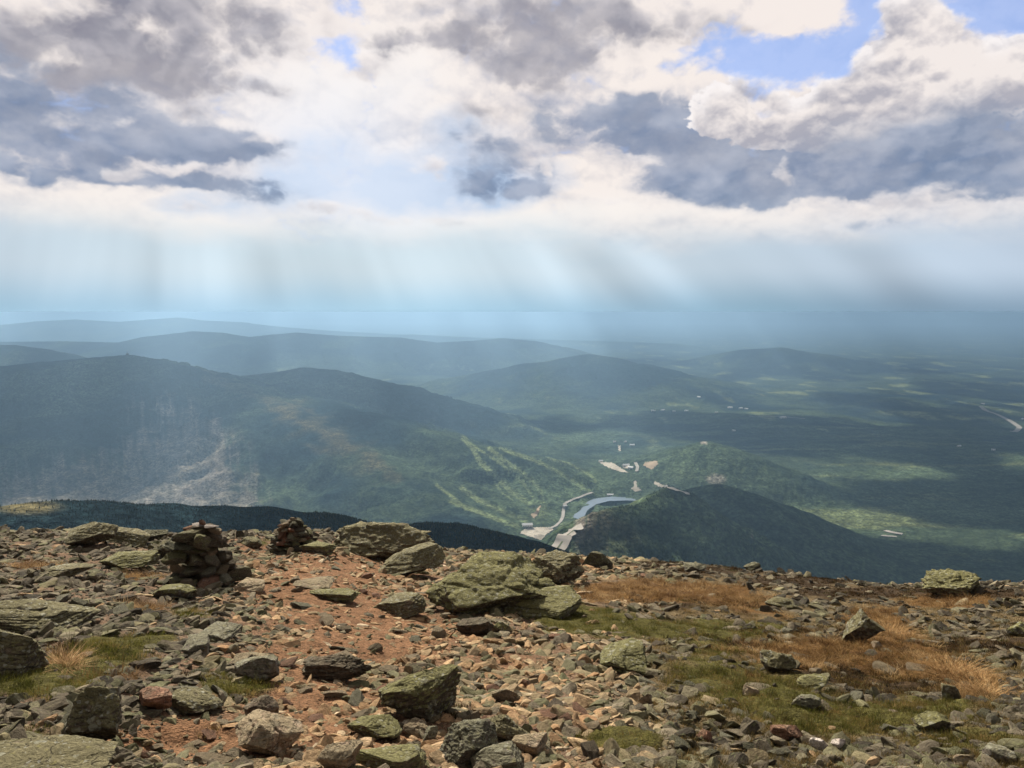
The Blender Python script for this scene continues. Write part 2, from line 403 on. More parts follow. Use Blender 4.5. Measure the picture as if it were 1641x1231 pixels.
# ------------------------------------------------------------------ far land: one height function, valley floor at -1000 m
FLOOR = -1000.
def P(*pts):
    """crest traced as (photo x, photo y, distance) -> world points"""
    return np.array([at(a, b, Y) for a, b, Y in pts])
RIDGES = [  # crest, slope of the flanks, roundness of the crest, size of gullies, rib depth
    (P((-500, 880, 760), (-200, 850, 780), (0, 816, 800), (60, 806, 820), (130, 806, 850), (250, 812, 900), (400, 816, 950), (480, 826, 960), (540, 842, 960), (590, 866, 960), (640, 905, 950), (690, 950, 940)), .50, 60, 120, 8, 'near'),
    (P((540, 940, 1100), (590, 896, 1120), (625, 862, 1140), (650, 847, 1160), (680, 840, 1180), (720, 843, 1200), (770, 851, 1220), (830, 868, 1220), (900, 888, 1200), (960, 915, 1150)), .50, 40, 120, 8, 'near'),
    (P((925, 905, 2080), (930, 868, 2100), (941, 835, 2130), (955, 822, 2160), (980, 814, 2200), (1030, 808, 2270), (1052, 788, 2330), (1075, 780, 2350), (1096, 787, 2350), (1115, 800, 2340), (1150, 830, 2300), (1200, 862, 2250), (1290, 915, 2150), (1360, 955, 2050)), .62, 14, 130, 44, 'knoll'),
    (P((1092, 805, 3300), (1120, 787, 3300), (1152, 776, 3300), (1180, 784, 3250), (1230, 815, 3150), (1300, 860, 3000), (1380, 905, 2900), (1480, 950, 2800)), .42, 40, 260, 30, 'mid'),
    (P((1050, 752, 4700), (1080, 733, 4650), (1110, 713, 4600), (1132, 707, 4600), (1160, 715, 4550), (1210, 733, 4450), (1280, 765, 4300), (1350, 798, 4150), (1400, 822, 4000), (1500, 860, 3800)), .36, 40, 300, 30, 'mid'),
    # big mountain on the left
    (P((-500, 620, 5600), (-200, 595, 5900), (0, 587, 6200), (70, 580, 6400), (140, 574, 6500), (205, 569, 6500), (255, 576, 6500), (300, 589, 6450), (340, 603, 6350), (372, 612, 6200), (430, 640, 5650), (500, 672, 5100), (560, 705, 4700), (620, 745, 4300), (690, 790, 3900), (760, 828, 3600)), .30, 90, 330, 105, 'big'),
    (P((340, 606, 7300), (385, 603, 7500), (430, 598, 7600), (490, 589, 7600), (530, 593, 7500), (600, 609, 7300), (680, 630, 7100), (740, 646, 6900), (820, 677, 6600), (870, 697, 6350), (930, 716, 6000)), .34, 120, 330, 90, 'big'),
    (P((480, 632, 6100), (560, 657, 5400), (620, 673, 5100), (680, 690, 4850), (760, 715, 4600), (850, 737, 4500), (920, 758, 4450), (960, 785, 4350)), .30, 50, 260, 60, 'big'),
    (P((-300, 560, 9000), (-100, 553, 9000), (20, 553, 9000), (60, 558, 9000), (100, 571, 9000), (160, 596, 9000)), .3, 90, 500, 30, 'far'),
    (P((700, 640, 10000), (760, 612, 10200), (800, 592, 10400), (850, 582, 10500), (900, 578, 10500), (925, 571, 10500), (943, 568, 10500), (965, 571, 10400), (1000, 580, 10200), (1050, 592, 9900), (1090, 610, 9500), (1120, 640, 9000)), .22, 90, 500, 50, 'far'),
    (P((1080, 585, 15500), (1140, 573, 15500), (1200, 560, 15500), (1250, 557, 15300), (1300, 565, 15000), (1370, 577, 14500), (1440, 588, 14000), (1520, 602, 13500), (1640, 622, 12500)), .22, 150, 700, 50, 'far'),
    (P((-400, 552, 16000), (-100, 549, 16000), (100, 547, 15800), (190, 549, 15600), (240, 539, 15400), (310, 531, 15200), (350, 533, 15200), (400, 540, 15200), (440, 536, 15300), (475, 533, 15300), (540, 538, 15300), (600, 540, 15400), (640, 541, 15500), (700, 549, 15500), (760, 546, 15600), (805, 542, 15800), (850, 546, 16000), (900, 556, 16000)), .26, 150, 800, 70, 'far'),
    (P((560, 541, 24000), (660, 536, 24000), (760, 541, 24000), (900, 545, 24000), (1000, 548, 23000), (1080, 551, 22000)), .16, 200, 1200, 70, 'far'),
    (P((-400, 530, 27000), (-100, 520, 27000), (0, 521, 27000), (60, 515, 27000), (120, 512, 27000), (190, 516, 27000), (240, 512, 27000), (285, 509, 27000), (330, 514, 27000), (380, 516, 27000), (450, 524, 27000), (540, 531, 27000), (640, 536, 27000)), .2, 200, 1200, 80, 'far'),
    (P((1060, 547, 34000), (1130, 542, 34000), (1200, 540, 34000), (1300, 537, 34000), (1400, 540, 34000), (1490, 543, 34000), (1560, 537, 34000), (1660, 540, 34000), (1900, 540, 34000)), .12, 300, 1600, 80, 'far'),
]
def height(x, y, full=False):
    """ground height at world x, y; also returns which ridge is on top"""
    r = np.hypot(x, y)
    base = FLOOR + 42 * fbm2(x / 3800 + 5, y / 3800, 3) * ss(3500, 9000, r)
    base = base + (fbm2(x / 1500 + 9, y / 1500, 4) * 70 + 30) * ss(200, 2600, x) * ss(2200, 4200, r) * ss(14000, 8000, r)
    base = base + fbm2(x / 900, y / 900, 4) * 16
    # the mountain one stands on
    own = -34 - .47 * r - .00001 * r * r + fbm2(x / 300, y / 300, 4) * np.minimum(r * .05, 22)
    h = np.maximum(base, own)
    top = np.zeros(np.shape(x), np.int8); dist = np.full(np.shape(x), 1e6)
    for k, (pts, sl_, rnd, gs, gd, kind) in enumerate(RIDGES):
        hi = pts[:, 2].max() - FLOOR; reach = hi / sl_ + 400
        m = (x > pts[:, 0].min() - reach) & (x < pts[:, 0].max() + reach) & (y > pts[:, 1].min() - reach) & (y < pts[:, 1].max() + reach)
        if not m.any(): continue
        X, Y = x[m], y[m]
        best = np.full(X.shape, -1e9); bd = np.full(X.shape, 1e9); bs = np.zeros(X.shape)
        s0 = 0.
        for a, b in zip(pts[:-1], pts[1:]):
            ab = b[:2] - a[:2]; L = np.hypot(*ab)
            t = np.clip(((X - a[0]) * ab[0] + (Y - a[1]) * ab[1]) / (L * L), 0, 1)
            dd = np.hypot(X - a[0] - ab[0] * t, Y - a[1] - ab[1] * t)
            z = a[2] + (b[2] - a[2]) * t
            v = z - sl_ * (np.sqrt(dd * dd + rnd * rnd) - rnd)
            u = v > best
            best = np.where(u, v, best); bd = np.where(u, dd, bd); bs = np.where(u, s0 + L * t, bs); s0 += L
        # ribs and gullies running down the flank
        w_ = fbm2(X / gs * .6 + k, Y / gs * .6, 3) * .9
        rib = ridged2(bs / gs + w_ + 7 * k, bd / (gs * 3.4) + k, 4) - .55
        best = best + rib * gd * ss(rnd * .6, rnd * 5 + 150, bd) + fbm2(X / gs * 1.3, Y / gs * 1.3, 5) * gd * .5 * ss(0, rnd * 2 + 60, bd)
        # smooth joint with what is already there
        cur = h[m]; kk = {'near': 12, 'knoll': 18, 'mid': 30, 'big': 35, 'far': 40}[kind]
        mx = np.maximum(best, cur); dlt = np.abs(best - cur)
        nw = mx + np.maximum(kk - dlt, 0) ** 2 / (4 * kk)
        up = best > cur
        tm = top[m]; tm[up] = k + 1; top[m] = tm
        dm = dist[m]; dm[up] = bd[up]; dist[m] = dm
        h[m] = nw
    # trees and small roughness
    h = h + fbm2(x / 60, y / 60, 3) * 5 * ss(300, 1500, r)
    return (h, top, dist) if full else h

def inpoly(px, py, poly):
    poly = np.asarray(poly, float); c = np.zeros(np.shape(px), bool); j = len(poly) - 1
    for i in range(len(poly)):
        xi, yi = poly[i]; xj, yj = poly[j]
        c ^= ((yi > py) != (yj > py)) & (px < (xj - xi) * (py - yi) / (yj - yi + 1e-12) + xi)
        j = i
    return c
def polydist(X, Y, pts):
    bd = np.full(np.shape(X), 1e9)
    for a, b in zip(pts[:-1], pts[1:]):
        ab = b - a; L2 = max((ab ** 2).sum(), 1e-9)
        t = np.clip(((X - a[0]) * ab[0] + (Y - a[1]) * ab[1]) / L2, 0, 1)
        bd = np.minimum(bd, np.hypot(X - a[0] - ab[0] * t, Y - a[1] - ab[1] * t))
    return bd

# --- land mesh: a fan of radial rows, dense where the camera looks
NA, NR = (1300, 1150) if FINE else (700, 600)
az_d = np.linspace(R(-37), R(37), NA)
az_c = np.linspace(R(37), R(323), 90)[1:-1]
azs = np.concatenate([az_d, az_c])
rs = np.geomspace(55., 66000., NR)
AA, RR = np.meshgrid(azs, rs)
GX, GY = RR * np.sin(AA), RR * np.cos(AA)
GH, GT, GD = height(GX, GY, True)
def ground(x, y):
    """height of the land mesh by looking up its grid"""
    r = np.hypot(x, y); a = np.arctan2(x, y)
    fi = np.clip(np.log(np.maximum(r, 55) / 55.) / math.log(66000 / 55.) * (NR - 1), 0, NR - 1.001)
    fj = np.clip((a + R(37)) / R(74) * (NA - 1), 0, NA - 1.001)
    i = fi.astype(int); j = fj.astype(int); u = fi - i; v = fj - j
    return (GH[i, j] * (1 - v) + GH[i, j + 1] * v) * (1 - u) + (GH[i + 1, j] * (1 - v) + GH[i + 1, j + 1] * v) * u
def hits(px, py, r0=400., r1=60000., n=900):
    """where lines of sight meet the land: world points for arrays of photo pixels"""
    px = np.atleast_1d(np.asarray(px, float)); py = np.atleast_1d(np.asarray(py, float))
    d_ = ray(px, py)
    ys = np.geomspace(r0, r1, n)
    out = np.zeros((len(px), 3))
    for i0 in range(0, len(px), 400):
        dd = d_[i0:i0 + 400]
        X = dd[:, None, 0] * ys; Z = dd[:, None, 2] * ys; Y = np.broadcast_to(ys, X.shape)
        below = Z < ground(X, Y)
        j = np.where(below.any(1), below.argmax(1), n - 1); j = np.maximum(j, 1)
        lo, hi_ = ys[j - 1], ys[j]
        for _ in range(14):
            mid = (lo + hi_) / 2
            b_ = dd[:, 2] * mid < ground(dd[:, 0] * mid, mid)
            hi_ = np.where(b_, mid, hi_); lo = np.where(b_, lo, mid)
        out[i0:i0 + 400] = dd * hi_[:, None]
    return out

nA = len(azs)
ii, jj = np.meshgrid(np.arange(NR - 1), np.arange(nA), indexing='ij')
j2 = (jj + 1) % nA
faces = np.stack([ii * nA + jj, ii * nA + j2, (ii + 1) * nA + j2, (ii + 1) * nA + jj], -1).reshape(-1, 4)[:, ::-1]
# --- colours of the land cover (what grows or lies there)
conif = np.array([.011, .022, .027]); decid = np.array([.040, .058, .034]); meadow = np.array([.125, .145, .065]); rock = np.array([.30, .27, .24]); heath = np.array([.085, .075, .04])
n1 = fbm2(GX / 700, GY / 700, 5); n2_ = fbm2(GX / 2600 + 50, GY / 2600, 4); n3 = fbm2(GX / 160 + 9, GY / 160, 4)
mixd = ss(-.25, .35, n1 + n2_ * .8 - .12 + ss(-700, -980, GH) * .35)
cv = conif + (decid - conif) * mixd[..., None]
def blend(c, m): 
    global cv
    cv = cv + (np.asarray(c) - cv) * np.clip(m, 0, 1)[..., None]
PX, PY = project(np.stack([GX, np.maximum(GY, 1), GH], -1))
front = GY > 50
def pxg(px, py, rx, ry, rot=0):
    c, s = math.cos(R(rot)), math.sin(R(rot)); u = PX - px; v = PY - py
    return np.exp(-((u * c + v * s) / rx) ** 2 - ((v * c - u * s) / ry) ** 2) * front
big = np.isin(GT, (6,)) & front
# slabs of bare cliff on the left mountain, streaked down the slope
UX = GX / np.maximum(GY, 300) * 5600; sx_ = fbm2(UX / 85, GY / 900 + 3, 5); sx2 = fbm2(UX / 30 + 9, GY / 420, 4)
cl = (pxg(90, 790, 170, 60) * .75 + pxg(230, 790, 140, 60) * .95 + pxg(310, 770, 90, 70, 60) * .9 + pxg(350, 800, 60, 30) * .45 + pxg(300, 700, 90, 50, 40) * .5 + pxg(250, 670, 100, 40, 20) * .35) * front
clg = ss(.10, .55, cl) * (RR > 2500); cl = ss(.15, 1.15, cl * 1.1 + sx_ * 1.0 + sx2 * .5 + n3 * .9 + n1 * .6 - .05) * clg
blend(rock * np.array([1., .96, .95]) * (1 + .5 * sx2[..., None] + .3 * sx_[..., None]) * .72, cl * .62)
# heath and ledges along its shoulder
for (a, b, w_) in (((330, 606), (470, 655), 9), ((430, 650), (560, 715), 7), ((560, 715), (640, 765), 9), ((470, 665), (590, 740), 20)):
    dd = polydist(PX, PY, np.array([a, b], float))
    blend(heath * 1.0, ss(w_ * 1.5, w_ * .1, dd + n3 * w_ * 2.2) * .5 * np.isin(GT, (6, 7, 8)))
blend(rock, ss(.35, .6, n3 * .8 + pxg(440, 640, 60, 30, 25) * .4 + pxg(520, 680, 60, 16, 30) * .3 - .38) * .5 * np.isin(GT, (6, 7)))
# ski runs
RUNS = [([(742, 702), (757, 717), (769, 740), (795, 765), (822, 790), (850, 808)], 4.2), ([(784, 719), (813, 741), (839, 760), (861, 778), (868, 793), (870, 812)], 3.6),
        ([(802, 719), (857, 738), (886, 752), (914, 768), (945, 789)], 3.2), ([(740, 782), (766, 801), (795, 815), (820, 826), (842, 834)], 4.0), ([(722, 804), (766, 820), (802, 834), (830, 843)], 3.6),
        ([(876, 735), (912, 743), (940, 758), (955, 770)], 2.2), ([(760, 716), (800, 740), (840, 775), (855, 800)], 2.0), ([(700, 778), (730, 800), (745, 815)], 2.6), ([(790, 770), (806, 790), (820, 800)], 2.0)]
NEARV = front & (RR > 3000) & (RR < 8000)
for pl, w_ in RUNS:
    dd = polydist(PX, PY, np.array(pl, float))
    blend(np.array([.135, .170, .085]), ss(w_ * 1.35, w_ * .6, dd + n3 * .9) * .92 * NEARV)
blend(meadow, np.clip(pxg(866, 820, 16, 12) + pxg(905, 850, 16, 12) * .8 + pxg(950, 860, 20, 14) * .5, 0, 1) * .85 * NEARV)
# bright leaf woods of the notch, clearings on the plain
blend(decid * 2.3, np.clip(pxg(940, 700, 70, 16) + pxg(900, 800, 90, 46) + pxg(1080, 735, 60, 18), 0, 1) * .65 * NEARV)
clr_ = ss(.22, .42, fbm2(GX / 420 + 77, GY / 900, 4) - .05 + .1 * ss(500, 5000, GX)) * ss(5000, 7500, RR) * ss(-860, -960, GH)
blend(meadow * 1.3, clr_ * .75)
blend(decid * 1.7, ss(.0, .4, fbm2(GX / 1300 + 7, GY / 420 + 20, 4)) * ss(100, 1500, GX) * ss(2600, 3600, RR) * ss(9000, 6000, RR) * .8)
blend(meadow, ss(.12, .35, fbm2(GX / 1100 + 31, GY / 260 + 2, 4)) * ss(600, 1800, GX) * ss(2600, 3400, RR) * ss(8000, 6000, RR) * .55)
# ledges of the near knolls
blend(heath * 1.1, ss(.45, .95, pxg(40, 812, 90, 20) + n3 * .4) * (GT == 1))
blend(rock * .6, ss(.25, .8, pxg(945, 850, 30, 55) * (1 + sx2 + n3)) * (GT == 3))
blend(rock * .9, ss(.4, 1., pxg(965, 850, 24, 10, -50) * (1.1 + n3)) * (GT == 3))
blend(heath, ss(.2, .6, pxg(990, 850, 60, 40) * .7 + n3 * .7) * .6 * (GT == 3)); blend(decid * 1.3, ss(.0, .35, n3 + n1) * .6 * (GT == 3)); blend(rock * .6, ss(.38, .6, n3 + sx2 * .4) * .5 * (GT == 3))
blend(rock, ss(.5, .9, pxg(1128, 709, 8, 3) + n3 * .4) * (GT == 5)); blend(rock, ss(.3, .9, pxg(1150, 768, 18, 9) * (1 + n3)) * .6 * NEARV)
fm, nt2, b2 = new_mat('land_cover', 1., .0)
oc = coord(nt2); ca = attr(nt2, 'cover')
v1 = noise(nt2, oc, 1 / 14., 3, .65); v2 = noise(nt2, oc, 1 / 55., 4, .6); v3 = noise(nt2, oc, 1 / 260., 3, .6)
k = (v1.smooth(.3, .72, .42, 1.7)) * (v2.smooth(.3, .7, .62, 1.42)) * v3.smooth(.3, .7, .75, 1.28)
mixc(nt2, 1., ca, vec(nt2, k, k * 1., k * .97), 'MULTIPLY').link(b2.inputs['Base Color'])
bump(nt2, b2, v1 * 7. + v2 * 16., .9, 1.)
land = mesh_np('land', np.stack([GX, GY, GH], -1).reshape(-1, 3), faces, fm, attrs={'cover': ('FLOAT_COLOR', np.concatenate([np.clip(cv, 0, 1), np.ones(cv.shape[:2] + (1,))], -1).reshape(-1, 4))})
land.name = 'hills'; tag(land, kind='structure')
del PX, PY, n1, n2_, n3, sx_, sx2, AA

# ------------------------------------------------------------------ lake, lots, roads laid on the land
def drape(name, poly, mat, lift=1.5, step=.5, flatz=None, kind='structure'):
    poly = np.array(poly, float)
    x0, y0 = poly.min(0); x1, y1 = poly.max(0)
    gx = np.arange(x0 - step, x1 + step, step); gy = np.arange(y0 - step * .5, y1 + step, step * .5)
    X, Y = np.meshgrid(gx, gy)
    cx, cy = (X[1:, 1:] + X[:-1, :-1]) / 2, (Y[1:, 1:] + Y[:-1, :-1]) / 2
    ins = inpoly(cx + fbm2(cx / 3.1, cy / 2.3 + 4, 3) * (2.6 if flatz is None else .8), cy + fbm2(cx / 3. + 9, cy / 2.3, 3) * (1.6 if flatz is None else .4), poly)
    if flatz is None:
        w_ = hits(X.ravel(), Y.ravel(), 2000, 30000, 500); w_[:, 2] += lift
    else:
        d_ = ray(X.ravel(), Y.ravel()); w_ = d_ * (flatz / d_[:, 2])[:, None]
    nx = len(gx); I, J = np.nonzero(ins)
    f = np.stack([I * nx + J, (I + 1) * nx + J, (I + 1) * nx + J + 1, I * nx + J + 1], -1)
    used, inv_ = np.unique(f, return_inverse=True)
    return tag(mesh_np(name, w_[used], inv_.reshape(-1, 4), mat), kind=kind)
def road(name, pl, wpx, mat, lift=3., kind='structure', center=True):
    """ribbon of tarmac following the land under a traced line; wpx width in metres"""
    pl = np.array(pl, float); seg = np.linalg.norm(np.diff(pl, axis=0), axis=1); s = np.concatenate([[0], np.cumsum(seg)])
    t = np.arange(0, s[-1], 1.2); x = np.interp(t, s, pl[:, 0]); y = np.interp(t, s, pl[:, 1])
    p = hits(x, y, 2000, 30000, 500)
    for _ in range(2): p[1:-1] = (p[:-2] + 2 * p[1:-1] + p[2:]) / 4
    tg = np.gradient(p[:, :2], axis=0); tg /= np.linalg.norm(tg, axis=1)[:, None] + 1e-9
    nrm = np.stack([-tg[:, 1], tg[:, 0]], 1); rows = []
    for o_ in (-.5, 0, .5):
        q = p[:, :2] + nrm * wpx * o_
        rows.append(np.column_stack([q, ground(q[:, 0], q[:, 1]) + lift]))
    v = np.stack(rows, 1); v[:, :, 2] = np.maximum(v[:, :, 2], v[:, :, 2].max(1)[:, None] - 2)
    n = len(p); v = v.reshape(-1, 3); f = []
    for i in range(n - 1):
        for j in (0, 1): f.append((i * 3 + j, i * 3 + j + 1, i * 3 + j + 4, i * 3 + j + 3))
    return tag(mesh_np(name, v, np.array(f), mat), kind=kind)
M_tar = flat_mat('pale_asphalt', (.30, .29, .27), .9, .15, .02)
M_gravel = flat_mat('gravel_lot', (.38, .35, .29), .95, .2, .03)
M_field = flat_mat('dry_field', (.32, .25, .17), .95, .2, .01)
M_mead = flat_mat('mown_meadow', (.20, .22, .08), .95, .2, .01)
lm, ln, lb = new_mat('lake_water', .18, .5); lb.inputs['Base Color'].default_value = (.14, .19, .24, 1)
bump(ln, lb, noise(ln, coord(ln), .05, 4, .6), .25, 1.)
LAKE = [(918, 829), (933, 834), (937, 826), (942, 817), (956, 808), (975, 803), (1005, 802), (1030, 803), (1045, 803), (1048, 797), (1036, 795), (1020, 797), (1000, 796), (978, 796), (962, 798), (950, 800), (942, 804), (936, 810), (930, 818), (921, 824)]
lz = hits([945, 990], [806, 800])[:, 2].max() + 7
lake = drape('lake', LAKE, lm, flatz=lz)
drape('parking_lot', [(833, 855), (838, 850), (846, 846), (866, 845), (884, 846), (887, 849), (876, 856), (868, 866), (850, 861)], M_gravel)
drape('gravel_lot', [(958, 740), (981, 742), (1008, 758), (996, 757), (975, 750)], M_gravel)
drape('gravel_lot', [(1000, 744), (1012, 748), (1010, 753), (998, 750)], M_gravel)
drape('bare_field', [(1030, 746), (1034, 741), (1053, 739), (1055, 744), (1044, 753)], M_field)
drape('gravel_lot', [(1014, 772), (1020, 771), (1021, 780), (1028, 786), (1018, 788), (1011, 783), (1017, 779)], M_gravel)
drape('gravel_lot', [(1049, 772), (1066, 779), (1060, 782), (1048, 776)], M_gravel)
drape('dirt_clearing', [(865, 810), (867, 811), (861, 826), (855, 831), (850, 824), (856, 823)], M_field)
drape('meadow', [(990, 714), (994, 714), (995, 722), (992, 724)], M_gravel)
road('highway', [(890, 885), (899, 873), (907, 861), (920, 851), (934, 846)], 44, flat_mat('highway_asphalt', (.36, .34, .31), .9, .1, .02))
road('highway_median', [(890, 885), (899, 873), (907, 861), (920, 851), (934, 846)], 5, flat_mat('median_grass', (.10, .12, .06), .95, .2, .05), 3.3)
road('road', [(880, 848), (890, 844), (898, 837), (902, 829), (903, 818), (905, 808), (922, 800), (950, 790)], 16, M_tar)
road('road', [(1571, 652), (1580, 659), (1600, 666), (1618, 675), (1634, 686), (1628, 693), (1618, 692)], 42, M_tar, 6)
road('road', [(1418, 851), (1430, 854), (1447, 857)], 22, M_tar)
road('road', [(1412, 859), (1424, 860), (1438, 861)], 18, M_tar)
road('road', [(1018, 742), (1022, 750), (1020, 757)], 18, M_tar)
road('road', [(1066, 779), (1085, 788), (1106, 794)], 16, M_tar)
road('road', [(1200, 668), (1245, 668), (1290, 672)], 16, M_tar, 6)

# ------------------------------------------------------------------ buildings far below
M_white = flat_mat('white_wall', (.78, .76, .72), .7, .06); M_roof = flat_mat('grey_roof', (.30, .30, .32), .6, .1); M_tin = flat_mat('pale_metal_roof', (.72, .74, .76), .5, .05)
M_glass = flat_mat('dark_glass', (.03, .04, .05), .2, .1); M_brown = flat_mat('brown_wall', (.22, .14, .09), .8, .1)
def boxv(x0, x1, y0, y1, z0, z1):
    v = [(x, y, z) for z in (z0, z1) for x, y in ((x0, y0), (x1, y0), (x1, y1), (x0, y1))]
    return v, [(0, 3, 2, 1), (4, 5, 6, 7), (0, 1, 5, 4), (1, 2, 6, 5), (2, 3, 7, 6), (3, 0, 4, 7)]
def join(parts):
    V, Fc = [], []
    for v, f in parts:
        n = len(V); V += list(v); Fc += [tuple(i + n for i in q) for q in f]
    return np.array(V), np.array(Fc)
def building(px, py, L, Wd, Ht, rot, name, label, cat, roofm, wallm=None, group=None, win=4):
    p = hits(px, py, 2000, 30000, 500)[0]
    e = empty(name, (p[0], p[1], p[2] - 1), R(rot)); tag(e, label, cat, group)
    mesh_np('wall', *join([boxv(-L / 2, L / 2, -Wd / 2, Wd / 2, 0, Ht)]), wallm or M_white, e, False)
    o_ = 1.; rh = Wd * .3
    v = [(-L / 2 - o_, -Wd / 2 - o_, Ht), (L / 2 + o_, -Wd / 2 - o_, Ht), (L / 2 + o_, Wd / 2 + o_, Ht), (-L / 2 - o_, Wd / 2 + o_, Ht), (-L / 2 - o_, 0, Ht + rh), (L / 2 + o_, 0, Ht + rh)]
    f = [(0, 1, 5, 4), (2, 3, 4, 5), (0, 3, 2, 1), (0, 4, 3, 3), (1, 2, 5, 5)]
    me = bpy.data.meshes.new('roof'); me.from_pydata(v, [], [tuple(dict.fromkeys(q)) for q in f]); me.materials.append(roofm)
    ro = bpy.data.objects.new('roof', me); COL.objects.link(ro); ro.parent = e
    for i in range(win):
        x = -L / 2 + L * (i + .5) / win
        mesh_np('window', *join([boxv(x - L / win * .25, x + L / win * .25, -Wd / 2 - .15, -Wd / 2 + .1, Ht * .35, Ht * .75)]), M_glass, e, False)
    return e
building(845, 843.5, 46, 24, 9, 8, 'ski_lodge', 'pale ski lodge at the upper end of the valley parking lot', 'lodge', M_tin, win=6)
building(978, 794, 34, 15, 6, -4, 'boathouse', 'small white building on the far shore of the lake', 'building', M_tin)
building(1003, 747, 40, 22, 8, 20, 'long_building', 'long white building between the gravel lots beyond the lake', 'building', M_tin)
building(1011, 750.5, 30, 20, 7, -30, 'white_building', 'smaller white building at the right end of the gravel lots beyond the lake', 'building', M_tin)
building(963, 739.5, 26, 16, 6, 10, 'roadside_building', 'white building at the left end of the long gravel lot', 'building', M_tin)
building(1013, 714, 34, 20, 7, 0, 'valley_building', 'pale roofed building among trees on the flat beyond the notch', 'building', M_tin)
building(905, 812, 22, 14, 6, 30, 'lift_house', 'small pale hut beside the road at the foot of the ski runs', 'hut', M_tin)
for i, (x, y, s_) in enumerate([(1120, 637, 34), (1170, 654, 46), (1187, 655, 38), (1196, 656, 30), (1255, 670, 52), (1176, 691, 26), (1047, 659, 40), (1062, 658, 40), (1100, 659, 34), (1537, 716, 26), (1592, 722, 22), (985, 709, 20), (1002, 709, 20), (1080, 660, 30), (1148, 662, 30), (1575, 648, 34), (1640, 672, 30)]):
    building(x, y, s_, s_ * .55, 9, (i * 37) % 90 - 45, 'farm_building', 'white speck of a building on the hazy plain', 'building', M_tin, group='white specks of buildings scattered over the hazy plain', win=2)
# cars in the valley parking lot, each a body with wheels and a glazed cabin
cmats = [flat_mat('car_paint_white', (.75, .75, .75), .3, .05), flat_mat('car_paint_dark', (.04, .045, .06), .3, .05), flat_mat('car_paint_red', (.35, .05, .04), .3, .05), flat_mat('car_paint_silver', (.45, .46, .48), .3, .05)]
def car_parts():
    body = np.array([(-2.2, .35), (-2.2, .85), (-1.4, .95), (1.1, .95), (2.1, .8), (2.25, .35)]); cabin = np.array([(-1.5, .95), (-1.1, 1.45), (.3, 1.45), (.95, .95)])
    def ext(p, w):
        n_ = len(p); v = [(x, -w, z) for x, z in p] + [(x, w, z) for x, z in p]
        return v, [tuple(range(n_))[::-1], tuple(range(n_, 2 * n_))] + [(i, (i + 1) % n_, n_ + (i + 1) % n_, n_ + i) for i in range(n_)]
    out = {}
    for nm, (v, f) in {'body': ext(body, .9), 'cabin': ext(cabin, .78), 'wheel': ext(np.array([(math.cos(a) * .34, math.sin(a) * .34) for a in np.linspace(0, 5.6, 10)]), .11)}.items():
        me = bpy.data.meshes.new(nm); me.from_pydata([tuple(map(float, q)) for q in v], [], f); out[nm] = me
    return out
CP = car_parts(); CP['cabin'].materials.append(M_glass); CP['wheel'].materials.append(M_glass)
bodies = []
for m_ in cmats:
    q = CP['body'].copy(); q.materials.append(m_); bodies.append(q)
rc_ = random.Random(4); lot = [(833, 855), (838, 850), (846, 846), (866, 845), (884, 846), (887, 849), (876, 856), (868, 866), (850, 861)]
cpx = []
for row in range(4):
    for k_ in range(14):
        x = 838 + k_ * 3.5 + row * 1.5; y = 848.3 + row * 3.2 + k_ * .05
        if inpoly(np.array([x]), np.array([y]), lot)[0] and rc_.random() < .8: cpx.append((x, y))
cw = hits([a[0] for a in cpx], [a[1] for a in cpx], 2000, 30000, 500)
for p_ in cw:
    e = empty('parked_car', (p_[0], p_[1], p_[2] + 1.55), R(90 + rc_.uniform(-6, 6))); tag(e, 'tiny parked car on the pale valley parking lot', 'car', 'cars parked on the valley parking lot')
    def part_(me, nm, loc=(0, 0, 0)):
        o = bpy.data.objects.new(nm, me); COL.objects.link(o); o.parent = e; o.location = loc
    part_(rc_.choice(bodies), 'body'); part_(CP['cabin'], 'cabin')
    for wx in (-1.35, 1.4):
        for wy in (-.8, .8): part_(CP['wheel'], 'wheel', (wx, wy, .34))
# lookout tower on the left mountain
tp = RIDGES[5][0][5]
tw = empty('summit_tower', (tp[0], tp[1] - 10, tp[2] - 3)); tag(tw, 'tiny lookout tower with a mast on the top of the big left mountain', 'tower')
mesh_np('cabin', *join([boxv(-11, 11, -8, 8, 0, 9), boxv(-6, 6, -6, 6, 9, 17)]), flat_mat('tower_wood', (.06, .05, .05)), tw, False)
mesh_np('roof', *join([boxv(-8, 8, -8, 8, 17, 18.5)]), M_roof, tw, False)
mesh_np('mast', *join([boxv(-1., 1., -1., 1., 18.5, 44)]), M_roof, tw, False)

